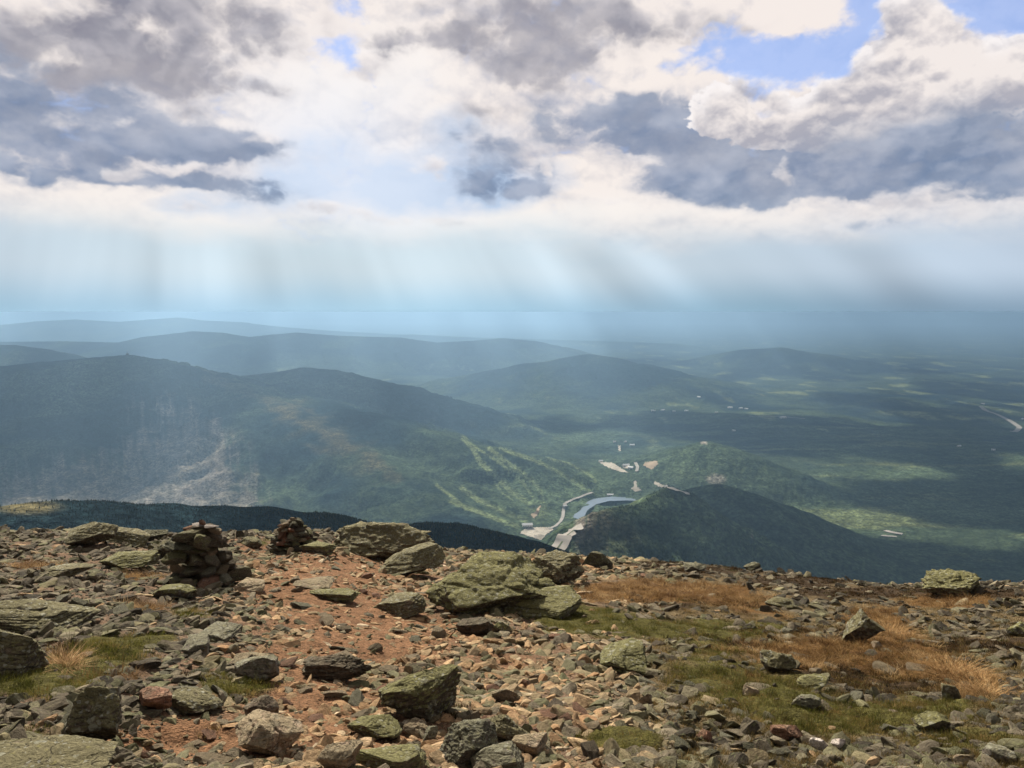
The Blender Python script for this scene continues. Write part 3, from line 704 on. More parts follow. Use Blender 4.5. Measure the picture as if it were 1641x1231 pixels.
# ------------------------------------------------------------------ spruce woods on the near knolls: far too many trees to count
def trees(name, n, crest, mat, kidx, d0, h0, h1, label):
    pts = RIDGES[kidx][0]
    sgm = np.linalg.norm(np.diff(pts[:, :2], axis=0), axis=1); s = np.concatenate([[0], np.cumsum(sgm)])
    t = rng.random(n) * s[-1]
    x = np.interp(t, s, pts[:, 0]); y = np.interp(t, s, pts[:, 1])
    off = (rng.random(n) ** 1.3) * d0; y = y - off + 14; x = x + rng.normal(size=n) * 6 - off * .25 * np.sign(x) * 0
    z = ground(x, y)
    qx_, _q = project(np.stack([x, y, z], -1))
    ok = (rng.random(n) > ss(1010, 950, qx_) * .85) if kidx == 2 else (rng.random(n) > ss(150, 40, qx_) * .8) if kidx == 0 else np.ones(n, bool)
    x, y, z = x[ok], y[ok], z[ok]; n = len(x)
    hh = h0 + (h1 - h0) * rng.random(n) ** 1.5; rad = hh * (.20 + .10 * rng.random(n))
    K = 5; V = []; Fc = []
    a0 = rng.random(n) * 6.28
    allv = np.zeros((n, 2 * K + 1, 3)); lean = rng.normal(size=(n, 2)) * .06
    for k_ in range(K):
        a = a0 + k_ * 2 * np.pi / K; j_ = 1 + .35 * (rng.random(n) - .5)
        allv[:, k_, 0] = x + np.cos(a) * rad * j_; allv[:, k_, 1] = y + np.sin(a) * rad * j_; allv[:, k_, 2] = z - .3 + hh * .06 * rng.random(n)
        allv[:, K + k_, 0] = x + np.cos(a + .6) * rad * .55 * j_; allv[:, K + k_, 1] = y + np.sin(a + .6) * rad * .55 * j_; allv[:, K + k_, 2] = z + hh * .5
    allv[:, 2 * K, 0] = x + lean[:, 0] * hh; allv[:, 2 * K, 1] = y + lean[:, 1] * hh; allv[:, 2 * K, 2] = z + hh
    base = []
    for k_ in range(K):
        k2 = (k_ + 1) % K
        base += [(k_, k2, K + k_), (k2, K + k2, K + k_), (K + k_, K + k2, 2 * K)]
    base = np.array(base)
    f = (base[None] + (np.arange(n) * (2 * K + 1))[:, None, None]).reshape(-1, 3)
    tint = np.repeat(rng.random(n), 2 * K + 1)
    return tag(mesh_np(name, allv.reshape(-1, 3), f, mat, smooth=False, attrs={'tint': ('FLOAT', tint)}), label, 'forest', kind='stuff')
M_spruce, ns, bs_ = new_mat('spruce', 1., .0)
ramp(ns, attr(ns, 'tint', 'Fac'), [(0, (.022, .034, .024)), (.5, (.032, .046, .030)), (.85, (.05, .055, .032)), (1, (.10, .095, .07))]).link(bs_.inputs['Base Color'])
trees('forest', 22000, None, M_spruce, 0, 330, .8, 2.8, 'dwarf spruce wood over the low dark knoll on the left')
trees('forest', 16000, None, M_spruce, 1, 330, 1.4, 4.2, 'dark spruce wood over the low knoll in the middle')
trees('forest', 5500, None, M_spruce, 2, 420, 2, 6, 'thin dark wood on the steep knoll above the lake')

# ------------------------------------------------------------------ air
hm = bpy.data.materials.new('haze'); hm.use_nodes = True; hn = hm.node_tree
hn.nodes.clear(); ho = hn.nodes.new('ShaderNodeOutputMaterial'); hv = hn.nodes.new('ShaderNodeVolumePrincipled')
hv.inputs['Color'].default_value = (.295, .475, .69, 1); hv.inputs['Density'].default_value = HAZE; hv.inputs['Anisotropy'].default_value = .5
hn.links.new(hv.outputs[0], ho.inputs['Volume'])
v, f = boxv(-90000, 90000, -90000, 90000, -1400, 3)
haze = mesh_np('haze', np.array(v), np.array(f), hm, smooth=False); tag(haze, kind='stuff')
haze['label'] = 'pale blue air between the mountains'; haze['category'] = 'haze'

# ------------------------------------------------------------------ cloud deck added out of view, shaped to cast wanted shade on the land
GZ = -900.
def deck():
    n = 520
    gx = np.linspace(-16000, 16000, n); gy = np.linspace(-1500, 17000, n)
    X, Y = np.meshgrid(gx, gy); dd = np.hypot(X, np.maximum(Y, 0))
    c = -.07 + fbm2(X / 1500 + 3, Y / 3000 + 8, 5, .55) * 1.2 + fbm2(X / 450 + 70, Y / 5000, 3) * .35
    ppx, ppy = project(np.stack([X, np.maximum(Y, 200), np.full_like(X, GZ)], -1))
    def add(pts, rad, amp):
        nonlocal c
        q = np.array([h_[:2] if h_[2] > GZ - 500 else h_[:2] for h_ in pts])
        for (gx_, gy_, gz_) in pts:
            # where the ray of sun through that place crosses GZ
            k_ = (gz_ - GZ) / SUN[2]; cx, cy = gx_ - SUN[0] * k_, gy_ - SUN[1] * k_
            c = c + amp * np.exp(-((X - cx) ** 2 + (Y - cy) ** 2) / rad ** 2)
    def H_(*p): return hits([a[0] for a in p], [a[1] for a in p])
    for lst, rad, amp in CLOUDPLAN:
        add(H_(*lst), rad, amp)
    add([(0, 0, 0)], 620, -2.6); add([(0, 0, 0)], 300, -2.)
    hz = np.maximum(6200, 1.02 * dd + 1500)
    k_ = (hz - GZ) / SUN[2]
    th_ = np.clip(c, 0, 1.2)
    cx, cy = X + SUN[0] * k_, Y + SUN[1] * k_
    bumpy = np.abs(fbm2(X / 500, Y / 500, 4))
    low = hz - th_ * 120 * (1 + bumpy); hi_ = hz + th_ * 500 * (.6 + 2 * bumpy)
    ins = c > 0
    cell = ins[1:, 1:] | ins[:-1, :-1] | ins[1:, :-1] | ins[:-1, 1:]
    I, J = np.nonzero(cell)
    f0 = np.stack([I * n + J, I * n + J + 1, (I + 1) * n + J + 1, (I + 1) * n + J], -1)
    V = np.concatenate([np.stack([cx, cy, low], -1).reshape(-1, 3), np.stack([cx, cy, hi_ + 1], -1).reshape(-1, 3)])
    f1_ = f0[:, ::-1]; f2_ = f0 + n * n
    # rim
    e = {}
    for q in f0:
        for a, b in zip(q, np.roll(q, -1)):
            e[(a, b)] = e.get((a, b), 0) + 1
    rim = [(a, b, b + n * n, a + n * n) for (a, b) in e if (b, a) not in e]
    F_ = np.concatenate([f1_, f2_, np.array(rim)])
    used, inv_ = np.unique(F_, return_inverse=True)
    m, t_, bb = new_mat('cloud', 1., .0); bb.inputs['Base Color'].default_value = (.9, .9, .92, 1)
    tr = t_.nodes.new('ShaderNodeBsdfTranslucent'); tr.inputs[0].default_value = (.9, .9, .92, 1)
    mx = t_.nodes.new('ShaderNodeMixShader'); mx.inputs[0].default_value = .22
    t_.links.new(bb.outputs[0], mx.inputs[1]); t_.links.new(tr.outputs[0], mx.inputs[2]); t_.links.new(mx.outputs[0], t_.nodes['Material Output'].inputs['Surface'])
    o = mesh_np('shade_clouds', V[used], inv_.reshape(-1, 4), m)
    tag(o, 'broken bank of cloud added out of view to shade the land', 'shade_clouds', kind='stuff')
    qx, qy = project(V[used]); fr = (qx > 0) & (qx < W) & (qy > -10) & (qy < H)
    print('cloud deck verts inside the frame:', int(fr.sum()))
CLOUDPLAN = [   # places in shade (+) and in sun (-)
    ([(60, 640), (150, 620), (240, 610), (330, 640), (60, 720), (160, 690)], 750, .40),
    ([(420, 680), (500, 730), (450, 760), (560, 790)], 500, .1),
    ([(600, 690), (680, 720), (560, 670)], 420, .25), ([(480, 600), (560, 620)], 500, .5),
    ([(230, 780), (330, 780), (100, 790)], 480, -.75), ([(440, 645), (540, 700)], 260, -.5),
    ([(780, 760), (850, 800), (900, 830), (830, 840), (870, 780)], 520, -1.1), ([(940, 720), (990, 745), (1040, 745), (1000, 790), (880, 870)], 520, -1.1), ([(900, 868), (915, 855)], 260, -1.6),
    ([(780, 660), (850, 700)], 350, -.5),
    ([(900, 620), (1000, 630), (850, 630), (950, 680), (1040, 690)], 900, .15), ([(660, 610), (740, 630), (820, 655)], 1000, -1.), ([(1150, 640), (1100, 620), (1250, 620)], 800, -.7),
    ([(1200, 780), (1250, 810), (1160, 740)], 320, .8), ([(1060, 840), (1120, 850), (1180, 890)], 300, .4), ([(985, 850), (960, 880), (970, 830)], 220, -.9),
    ([(1350, 690), (1450, 700), (1250, 700), (1550, 700)], 700, .45), ([(1230, 740), (1350, 745), (1480, 760)], 380, -.7), ([(1300, 780), (1480, 800), (1600, 810)], 380, .6),
    ([(1350, 830), (1480, 850), (1600, 865), (1250, 800)], 260, -.8), ([(1450, 890), (1350, 880), (1560, 900)], 260, .5), ([(1400, 925), (1440, 935)], 200, -.7),
    ([(30, 812), (80, 812)], 90, -1.), ([(300, 830), (200, 825), (450, 830), (150, 830)], 150, -.2), ([(700, 860), (800, 875), (620, 870)], 200, .5),
]
deck()
# ================================================================== the summit ground one stands on
H0 = 1.6
_cr = np.array([(-300, 862), (0, 862), (100, 862), (200, 864), (300, 868), (400, 862), (470, 864), (520, 858), (600, 872), (700, 886), (800, 892), (900, 897), (1000, 901), (1100, 908), (1200, 921), (1300, 933), (1400, 943), (1500, 944), (1641, 944), (1900, 950)], float)
_r = ray(_cr[:, 0], _cr[:, 1]); _cu, _ct = _r[:, 0], -_r[:, 2]
def crestD(u): return 19 + 3 * np.sin(u * 5 + 1)
def fz0(x, y):
    yy = np.maximum(y, .5); u = np.clip(x / (yy + .6), -.75, .75)
    T = np.interp(u, _cu, _ct); D = crestD(u)
    s = T - H0 / D
    z = -H0 - s * y
    over = np.maximum(y - D, 0); z = z - np.where(over < 12, .02 * over ** 2, .02 * 144 + .48 * (over - 12))
    return z
def fz(x, y):
    z = fz0(x, y)
    nr = ss(0, 3, y)
    z = z + fbm2(x / 2.2 + 4, y / 2.2, 4) * .16 * nr * (1 - .5 * ss(14, 19, y)) + fbm2(x / .45, y / .45, 3) * .035
    p = project(np.stack([x, np.maximum(y, 1.), z], -1))
    ch = trailm(*p) * (y > 2)
    return z - ch * .10
def G2(px, py, lst):
    t = np.zeros(np.shape(px))
    for b in lst:
        c, s = math.cos(R(b[5] if len(b) > 5 else 0)), math.sin(R(b[5] if len(b) > 5 else 0))
        u = px - b[0]; v = py - b[1]
        t = t + b[4] * np.exp(-((u * c + v * s) / b[2]) ** 2 - ((v * c - u * s) / b[3]) ** 2)
    return t
_TR = [(560, 905, 130, 26, .8), (500, 945, 130, 30, .9), (560, 990, 120, 34, 1.), (640, 1040, 90, 26, .8), (480, 1060, 110, 40, .8), (520, 1130, 130, 40, .8), (280, 1185, 90, 34, 1.2), (440, 1200, 150, 34, .7), (720, 1010, 70, 20, .5), (820, 1060, 90, 24, .45), (640, 1180, 80, 30, .6), (420, 880, 50, 14, .7)]
def trailm(px, py): return np.clip(G2(px, py, _TR), 0, 1.1)
_GREEN = [(40, 1095, 110, 26, 1.1), (170, 1045, 80, 22, 1.1), (110, 1075, 60, 18, .8), (240, 1025, 50, 10, .7), (385, 1105, 70, 18, .8), (310, 985, 50, 8, .8), (410, 870, 26, 6, .9), (60, 1180, 70, 20, .6), (340, 1085, 30, 14, .6),
          (940, 985, 70, 14, .9), (900, 1000, 50, 14, .5), (1010, 1010, 120, 18, .7), (1180, 1010, 130, 20, .6), (1140, 1080, 120, 34, .6), (1240, 1120, 120, 30, .7), (1330, 1160, 120, 26, .8), (1000, 1190, 60, 20, 1.), (1480, 1140, 100, 22, .8), (1560, 1190, 120, 24, .6), (1150, 1040, 60, 16, .4)]
_STRAW = [(1080, 948, 130, 14, 1.1), (1010, 940, 60, 10, .8), (1190, 968, 60, 12, .8), (1400, 990, 46, 18, .9), (1425, 1015, 36, 20, .9), (1500, 1075, 70, 14, 1.2, 12), (1560, 1105, 50, 20, 1.), (1380, 1050, 150, 18, .9), (1300, 1060, 90, 20, .7), (1540, 965, 60, 12, .9), (1480, 965, 60, 10, .5), (50, 908, 50, 6, 1.), (105, 1060, 18, 22, 1.3),
          (225, 925, 50, 7, .8), (230, 975, 46, 8, .9), (200, 1085, 80, 16, .5), (1280, 1035, 160, 12, .6), (1440, 1080, 60, 16, .8), (1000, 960, 90, 10, .6), (1240, 990, 90, 12, .4)]
_HEATH = [(1150, 915, 90, 7, .9), (1280, 932, 100, 9, 1.), (1400, 952, 130, 9, 1.1), (1580, 952, 90, 8, 1.), (1130, 970, 140, 12, .6), (1180, 1030, 120, 16, .6), (1430, 1100, 100, 18, 1.), (1330, 1080, 80, 14, .7), (1600, 1035, 90, 14, .9), (1050, 905, 60, 6, .8), (310, 1090, 60, 10, .4), (1500, 1040, 100, 8, .5), (740, 1140, 24, 20, .5), (1350, 1010, 120, 10, .5)]
def veg(px, py):
    return np.clip(G2(px, py, _GREEN), 0, 1.2), np.clip(G2(px, py, _STRAW), 0, 1.2), np.clip(G2(px, py, _HEATH), 0, 1.2)

def fhit(px, py):
    """point of the summit ground seen at a photo pixel"""
    d_ = ray(float(px), float(py)); ys = np.linspace(2.5, 40, 1500)
    b_ = d_[2] * ys < fz(d_[0] * ys, ys)
    j = b_.argmax() if b_.any() else len(ys) - 1
    return d_ * ys[j]

NC, NRr = (1000, 760) if FINE else (560, 420)
yr = np.concatenate([np.linspace(-25, 1.9, 24), np.geomspace(2, 62, NRr)])
uc = np.linspace(-1.25, 1.25, NC)
UU, YY = np.meshgrid(uc, yr); XX = UU * (np.maximum(YY, 0) + 3)
ZZ = fz(XX, YY)
qx, qy = project(np.stack([XX, np.maximum(YY, 1), ZZ], -1)); vis = YY > 2
gm_, sm_, hm_ = veg(qx, qy); tm_ = trailm(qx, qy)
gm_, sm_, hm_, tm_ = [a * vis for a in (gm_, sm_, hm_, tm_)]
na = fbm2(XX / .5, YY / .5, 4); nb = fbm2(XX / .12, YY / .12, 3)
# lumpy turf and pebbly grit
ZZ = ZZ + (np.maximum(gm_, np.maximum(sm_, hm_)) > .35) * np.maximum(0, na + .2) * .05 + nb * .012 + np.abs(fbm2(XX / .06, YY / .06, 2)) * .012
def w3_(m, k=.5): return ss(.30, .62, m + na * k)[..., None]
gc = np.array([.155, .115, .082]) * (1 + .35 * na[..., None]) + nb[..., None] * .03
gc = gc + (np.array([.210, .116, .063]) * (1 + .25 * nb[..., None]) - gc) * np.clip(tm_ * 1.15 + .28 + na * .4, 0, 1)[..., None]
gc = gc + (np.array([.105, .088, .035]) - gc) * (ss(900, 1100, qx) * .55 * vis)[..., None]
gc = gc + (np.array([.050, .033, .018]) - gc) * w3_(hm_)
gc = gc + (np.array([.135, .075, .028]) - gc) * w3_(sm_)
gc = gc + (np.array([.085, .078, .022]) - gc) * w3_(gm_)
gc = np.clip(gc, .01, 1)
M_soil, n_, b_s = new_mat('soil', 1., .1)
oc = coord(n_); k1 = noise(n_, oc, 34., 6, .68); k2 = noise(n_, oc, 7., 5, .6); vv = voro(n_, oc, 60., 'F1', 'Distance')
k = k1.smooth(.28, .75, .50, 1.55) * k2.smooth(.3, .7, .75, 1.25)
mixc(n_, 1., attr(n_, 'cover'), vec(n_, k, k, k), 'MULTIPLY').link(b_s.inputs['Base Color'])
bump(n_, b_s, k1 * .030 + vv * -.012, 1., 1.)
nc = len(uc); I, J = np.meshgrid(np.arange(len(yr) - 1), np.arange(nc - 1), indexing='ij')
f = np.stack([I * nc + J, I * nc + J + 1, (I + 1) * nc + J + 1, (I + 1) * nc + J], -1).reshape(-1, 4)
gr = mesh_np('ground', np.stack([XX, YY, ZZ], -1).reshape(-1, 3), f, M_soil, attrs={'cover': ('FLOAT_COLOR', np.concatenate([gc, np.ones(gc.shape[:2] + (1,))], -1).reshape(-1, 4))})
tag(gr, kind='structure')

# ------------------------------------------------------------------ stone
_ico = {}
def ico(sub):
    if sub not in _ico:
        import bmesh
        bm = bmesh.new(); bmesh.ops.create_icosphere(bm, subdivisions=sub, radius=1)
        v = np.array([x.co[:] for x in bm.verts]); fc = np.array([[q.index for q in p.verts] for p in bm.faces]); bm.free()
        _ico[sub] = (v, fc)
    return _ico[sub]
def rock_geo(seed, sub=5, planes=16, cut=(.50, .86), layers=.0, rough=.035, box=.5, shape=None, cells=0, cdepth=.06):
    """a broken stone inside the box -1..1: facets cut by random planes, then chipped and weathered"""
    r = np.random.default_rng(seed); v, fc = ico(sub); v = v.copy()
    v = v / np.max(np.abs(v), axis=1)[:, None] * box + v * (1 - box)
    for i in range(planes):
        n = r.normal(size=3); n /= np.linalg.norm(n)
        d_ = r.uniform(*cut)
        k_ = np.maximum(v @ n - d_, 0); v -= k_[:, None] * n
    if shape == 'wedge':      # higher on one side
        v[:, 2] *= .55 + .45 * (v[:, 0] + 1) / 2
    if shape == 'peak':
        k_ = np.clip(v[:, 2], 0, 1); v[:, 0] *= 1 - .55 * k_; v[:, 1] *= 1 - .5 * k_
    if layers:
        zl = v[:, 2] * (3.5 + r.random()) + fbm3(v * 1.1 + seed, 2) * .8
        st_ = np.floor(zl); fr_ = zl - st_
        off = np.sin(st_ * 12.9898 + seed) * 43758.5; off = off - np.floor(off)
        notch = np.exp(-((fr_ - .5) / .5) ** 8) 
        sc = 1 - layers * (.35 * off + .45 * (1 - notch))
        v[:, 0] *= sc; v[:, 1] *= sc
    if cells:                 # joints split the rock into blocks that stand out unevenly
        cp_ = r.uniform(-1.05, 1.05, (cells, 3)); q_ = v + fbm3(v * 2 + seed, 2)[:, None] * .12
        q_ = q_ * np.array([1, 1, 1.7]); cp_ = cp_ * np.array([1, 1, 1.7])
        D_ = np.linalg.norm(q_[:, None, :] - cp_[None], axis=2); o_ = np.argpartition(D_, 1, axis=1)[:, :2]
        d1 = np.take_along_axis(D_, o_, 1); sw = d1[:, 0] > d1[:, 1]; i1 = np.where(sw, o_[:, 1], o_[:, 0]); gap = np.abs(d1[:, 0] - d1[:, 1])
        nn = v / (np.linalg.norm(v, axis=1)[:, None] + 1e-6)
        v = v + nn * ((r.uniform(-1, .6, cells)[i1] * cdepth) - np.exp(-(gap / .05) ** 2) * cdepth * .7)[:, None]
    if rough:
        nn = v / (np.linalg.norm(v, axis=1)[:, None] + 1e-6)
        a = fbm3(v * 1.7 + seed * 3.1, 3) * rough * 1.8
        b = (np.abs(fbm3(v * 5. + seed, 4 if sub > 3 else 2)) - .15) * rough * 2.2
        v = v + nn * (a + b)[:, None]
    v /= np.abs(v).max(0)
    return v, fc
def rock_mat(name, base, base2, lichen, lcol, dark=.4, pale=.2, scale=1.):
    m, n, b = new_mat(name, .92, .15)
    oc = coord(n)
    oi = n.nodes.new('ShaderNodeObjectInfo'); rnd = E(n, oi.outputs['Random'])
    off = vec(n, rnd * 37., rnd * 91., rnd * 53.)
    va = n.nodes.new('ShaderNodeVectorMath'); va.operation = 'ADD'; n.links.new(oc.s, va.inputs[0]); n.links.new(off.s, va.inputs[1])
    p = E(n, va.outputs[0])
    x, y, z = sep(n, p)
    st_ = vec(n, x * .8, y * .8, z * 5.)
    a1 = noise(n, p, 5 * scale, 6, .62); a2 = noise(n, p, 60 * scale, 6, .7); a3 = noise(n, st_, 6 * scale, 5, .6, .4); a4 = noise(n, p, 13 * scale, 6, .68, .6)
    c = mixc(n, (a1 * .5 + a3 * .5).smooth(.38, .62), base, base2)
    kk = a2.smooth(.25, .75, .62, 1.38) * rnd.smooth(0, 1, .78, 1.2)
    c = mixc(n, 1., c, vec(n, kk, kk, kk), 'MULTIPLY')
    geo = n.nodes.new('ShaderNodeNewGeometry'); nx, ny, nz = sep(n, E(n, geo.outputs['Normal']))
    # crust lichens grow on faces open to the sky; black lichen on the steep ones
    up = nz.smooth(-.1, .75)
    lic = (a4 + (up - .5) * .28 + (a1 - .5) * .5).smooth(.60 - .22 * lichen, .66 - .18 * lichen)
    lcv = mixc(n, a2.smooth(.35, .65), tuple(v * .72 for v in lcol), tuple(v * 1.25 for v in lcol))
    c = mixc(n, lic * min(.85, lichen), c, lcv)
    wv_ = noise(n, p, 30 * scale, 3, .6, out='Color')
    vw = n.nodes.new('ShaderNodeVectorMath'); vw.operation = 'MULTIPLY_ADD'; n.links.new(wv_.s, vw.inputs[0]); vw.inputs[1].default_value = (.05 / scale,) * 3; n.links.new(p.s, vw.inputs[2]); pw = E(n, vw.outputs[0])
    for sc_, th_, cc_, k_ in ((11, .34, (.34, .345, .27), 1.), (24, .30, (.40, .41, .35), .9), (17, .26, (.30, .28, .10), .6)):
        sp_ = (1 - voro(n, pw, sc_ * scale, 'F1', 'Distance').smooth(th_ - .10, th_)) * noise(n, p, sc_ * .5 * scale, 3, .6).smooth(.44, .52)
        c = mixc(n, sp_ * (pale * 1.8 * k_), c, cc_)
    blk = (noise(n, p, 17 * scale, 6, .7) + (up - .5) * -.20).smooth(.56, .66)
    c = mixc(n, blk * dark, c, (.030, .030, .026))
    crack = noise(n, st_, 3.2 * scale, 4, .6, 1.2); ck = 1 - (crack - .5).abs().smooth(.0, .014)
    c = mixc(n, ck * .55, c, (.03, .025, .02))
    c.link(b.inputs['Base Color'])
    bump(n, b, a2 * .016 + a4 * .045 + a3 * .02 + ck * -.012 + lic * .004, 1., 1. / 1.)
    return m
MR = {
    'lichen': rock_mat('lichened_schist', (.20, .165, .118), (.12, .10, .076), .68, (.180, .170, .082), .55, .4),
    'green': rock_mat('green_lichened_schist', (.185, .155, .11), (.115, .098, .072), .86, (.195, .190, .080), .5, .35),
    'tan': rock_mat('tan_schist', (.37, .285, .20), (.27, .20, .14), .35, (.25, .24, .13), .15, .12),
    'brown': rock_mat('brown_schist', (.165, .125, .09), (.105, .082, .062), .3, (.16, .15, .09), .35, .1),
    'dark': rock_mat('dark_schist', (.10, .088, .068), (.065, .058, .048), .6, (.14, .14, .075), .6, .2),
    'grey': rock_mat('grey_schist', (.205, .18, .145), (.135, .118, .095), .5, (.23, .235, .14), .3, .3),
    'red': rock_mat('reddish_schist', (.32, .17, .11), (.22, .12, .08), .15, (.22, .20, .12), .15, .08),
    'pale': rock_mat('pale_quartz', (.72, .66, .60), (.58, .50, .45), .05, (.3, .3, .2), .05, .0),
}
def boulder(px, pyb, wpx, hpx, mat, label, seed, name='boulder', cat='boulder', yaw=0, tilt=(0, 0), dep=.75, sub=5, group=None, sink=.16, **kw):
    g0 = fhit(px, pyb); Y = g0[1]; w = wpx / F * Y * 1.02
    d_ = w * dep; h = max(hpx / F * Y * 1.04 - d_ * .12, w * .14)
    y = Y + d_ * .42; x = g0[0] * y / Y
    if sub == 5 and wpx > 80: sub = 6
    kw.setdefault('cells', 26); kw.setdefault('cdepth', .055)
    v, fc = rock_geo(seed, sub, **kw)
    full = h / (1 - sink)
    v = v * np.array([w / 2, d_ / 2, full / 2])
    rot = Matrix.Rotation(R(tilt[0]), 3, 'X') @ Matrix.Rotation(R(tilt[1]), 3, 'Y') @ Matrix.Rotation(R(yaw), 3, 'Z')
    v = v @ np.array(rot).T
    # keep the outline's width and height after turning
    v[:, 0] *= w / np.ptp(v[:, 0]); v[:, 2] *= full / np.ptp(v[:, 2])
    v[:, 2] -= v[:, 2].min()
    o = mesh_np(name, v, fc, MR[mat]); o.location = (x, y, float(fz(np.array(x), np.array(y - d_ * .25))) - full * sink)
    tag(o, label, cat, group)
    return o
SL = dict(box=.8, layers=.16, planes=10, cut=(.7, .98)); BL = dict(box=.6, planes=12, cut=(.5, .85), layers=.05, rough=.04); RN = dict(box=.3, planes=18, cut=(.55, .85), layers=.06, rough=.06)
OUT = dict(box=.55, planes=12, cut=(.6, .95), layers=.08, rough=.075, cells=70, cdepth=.10)
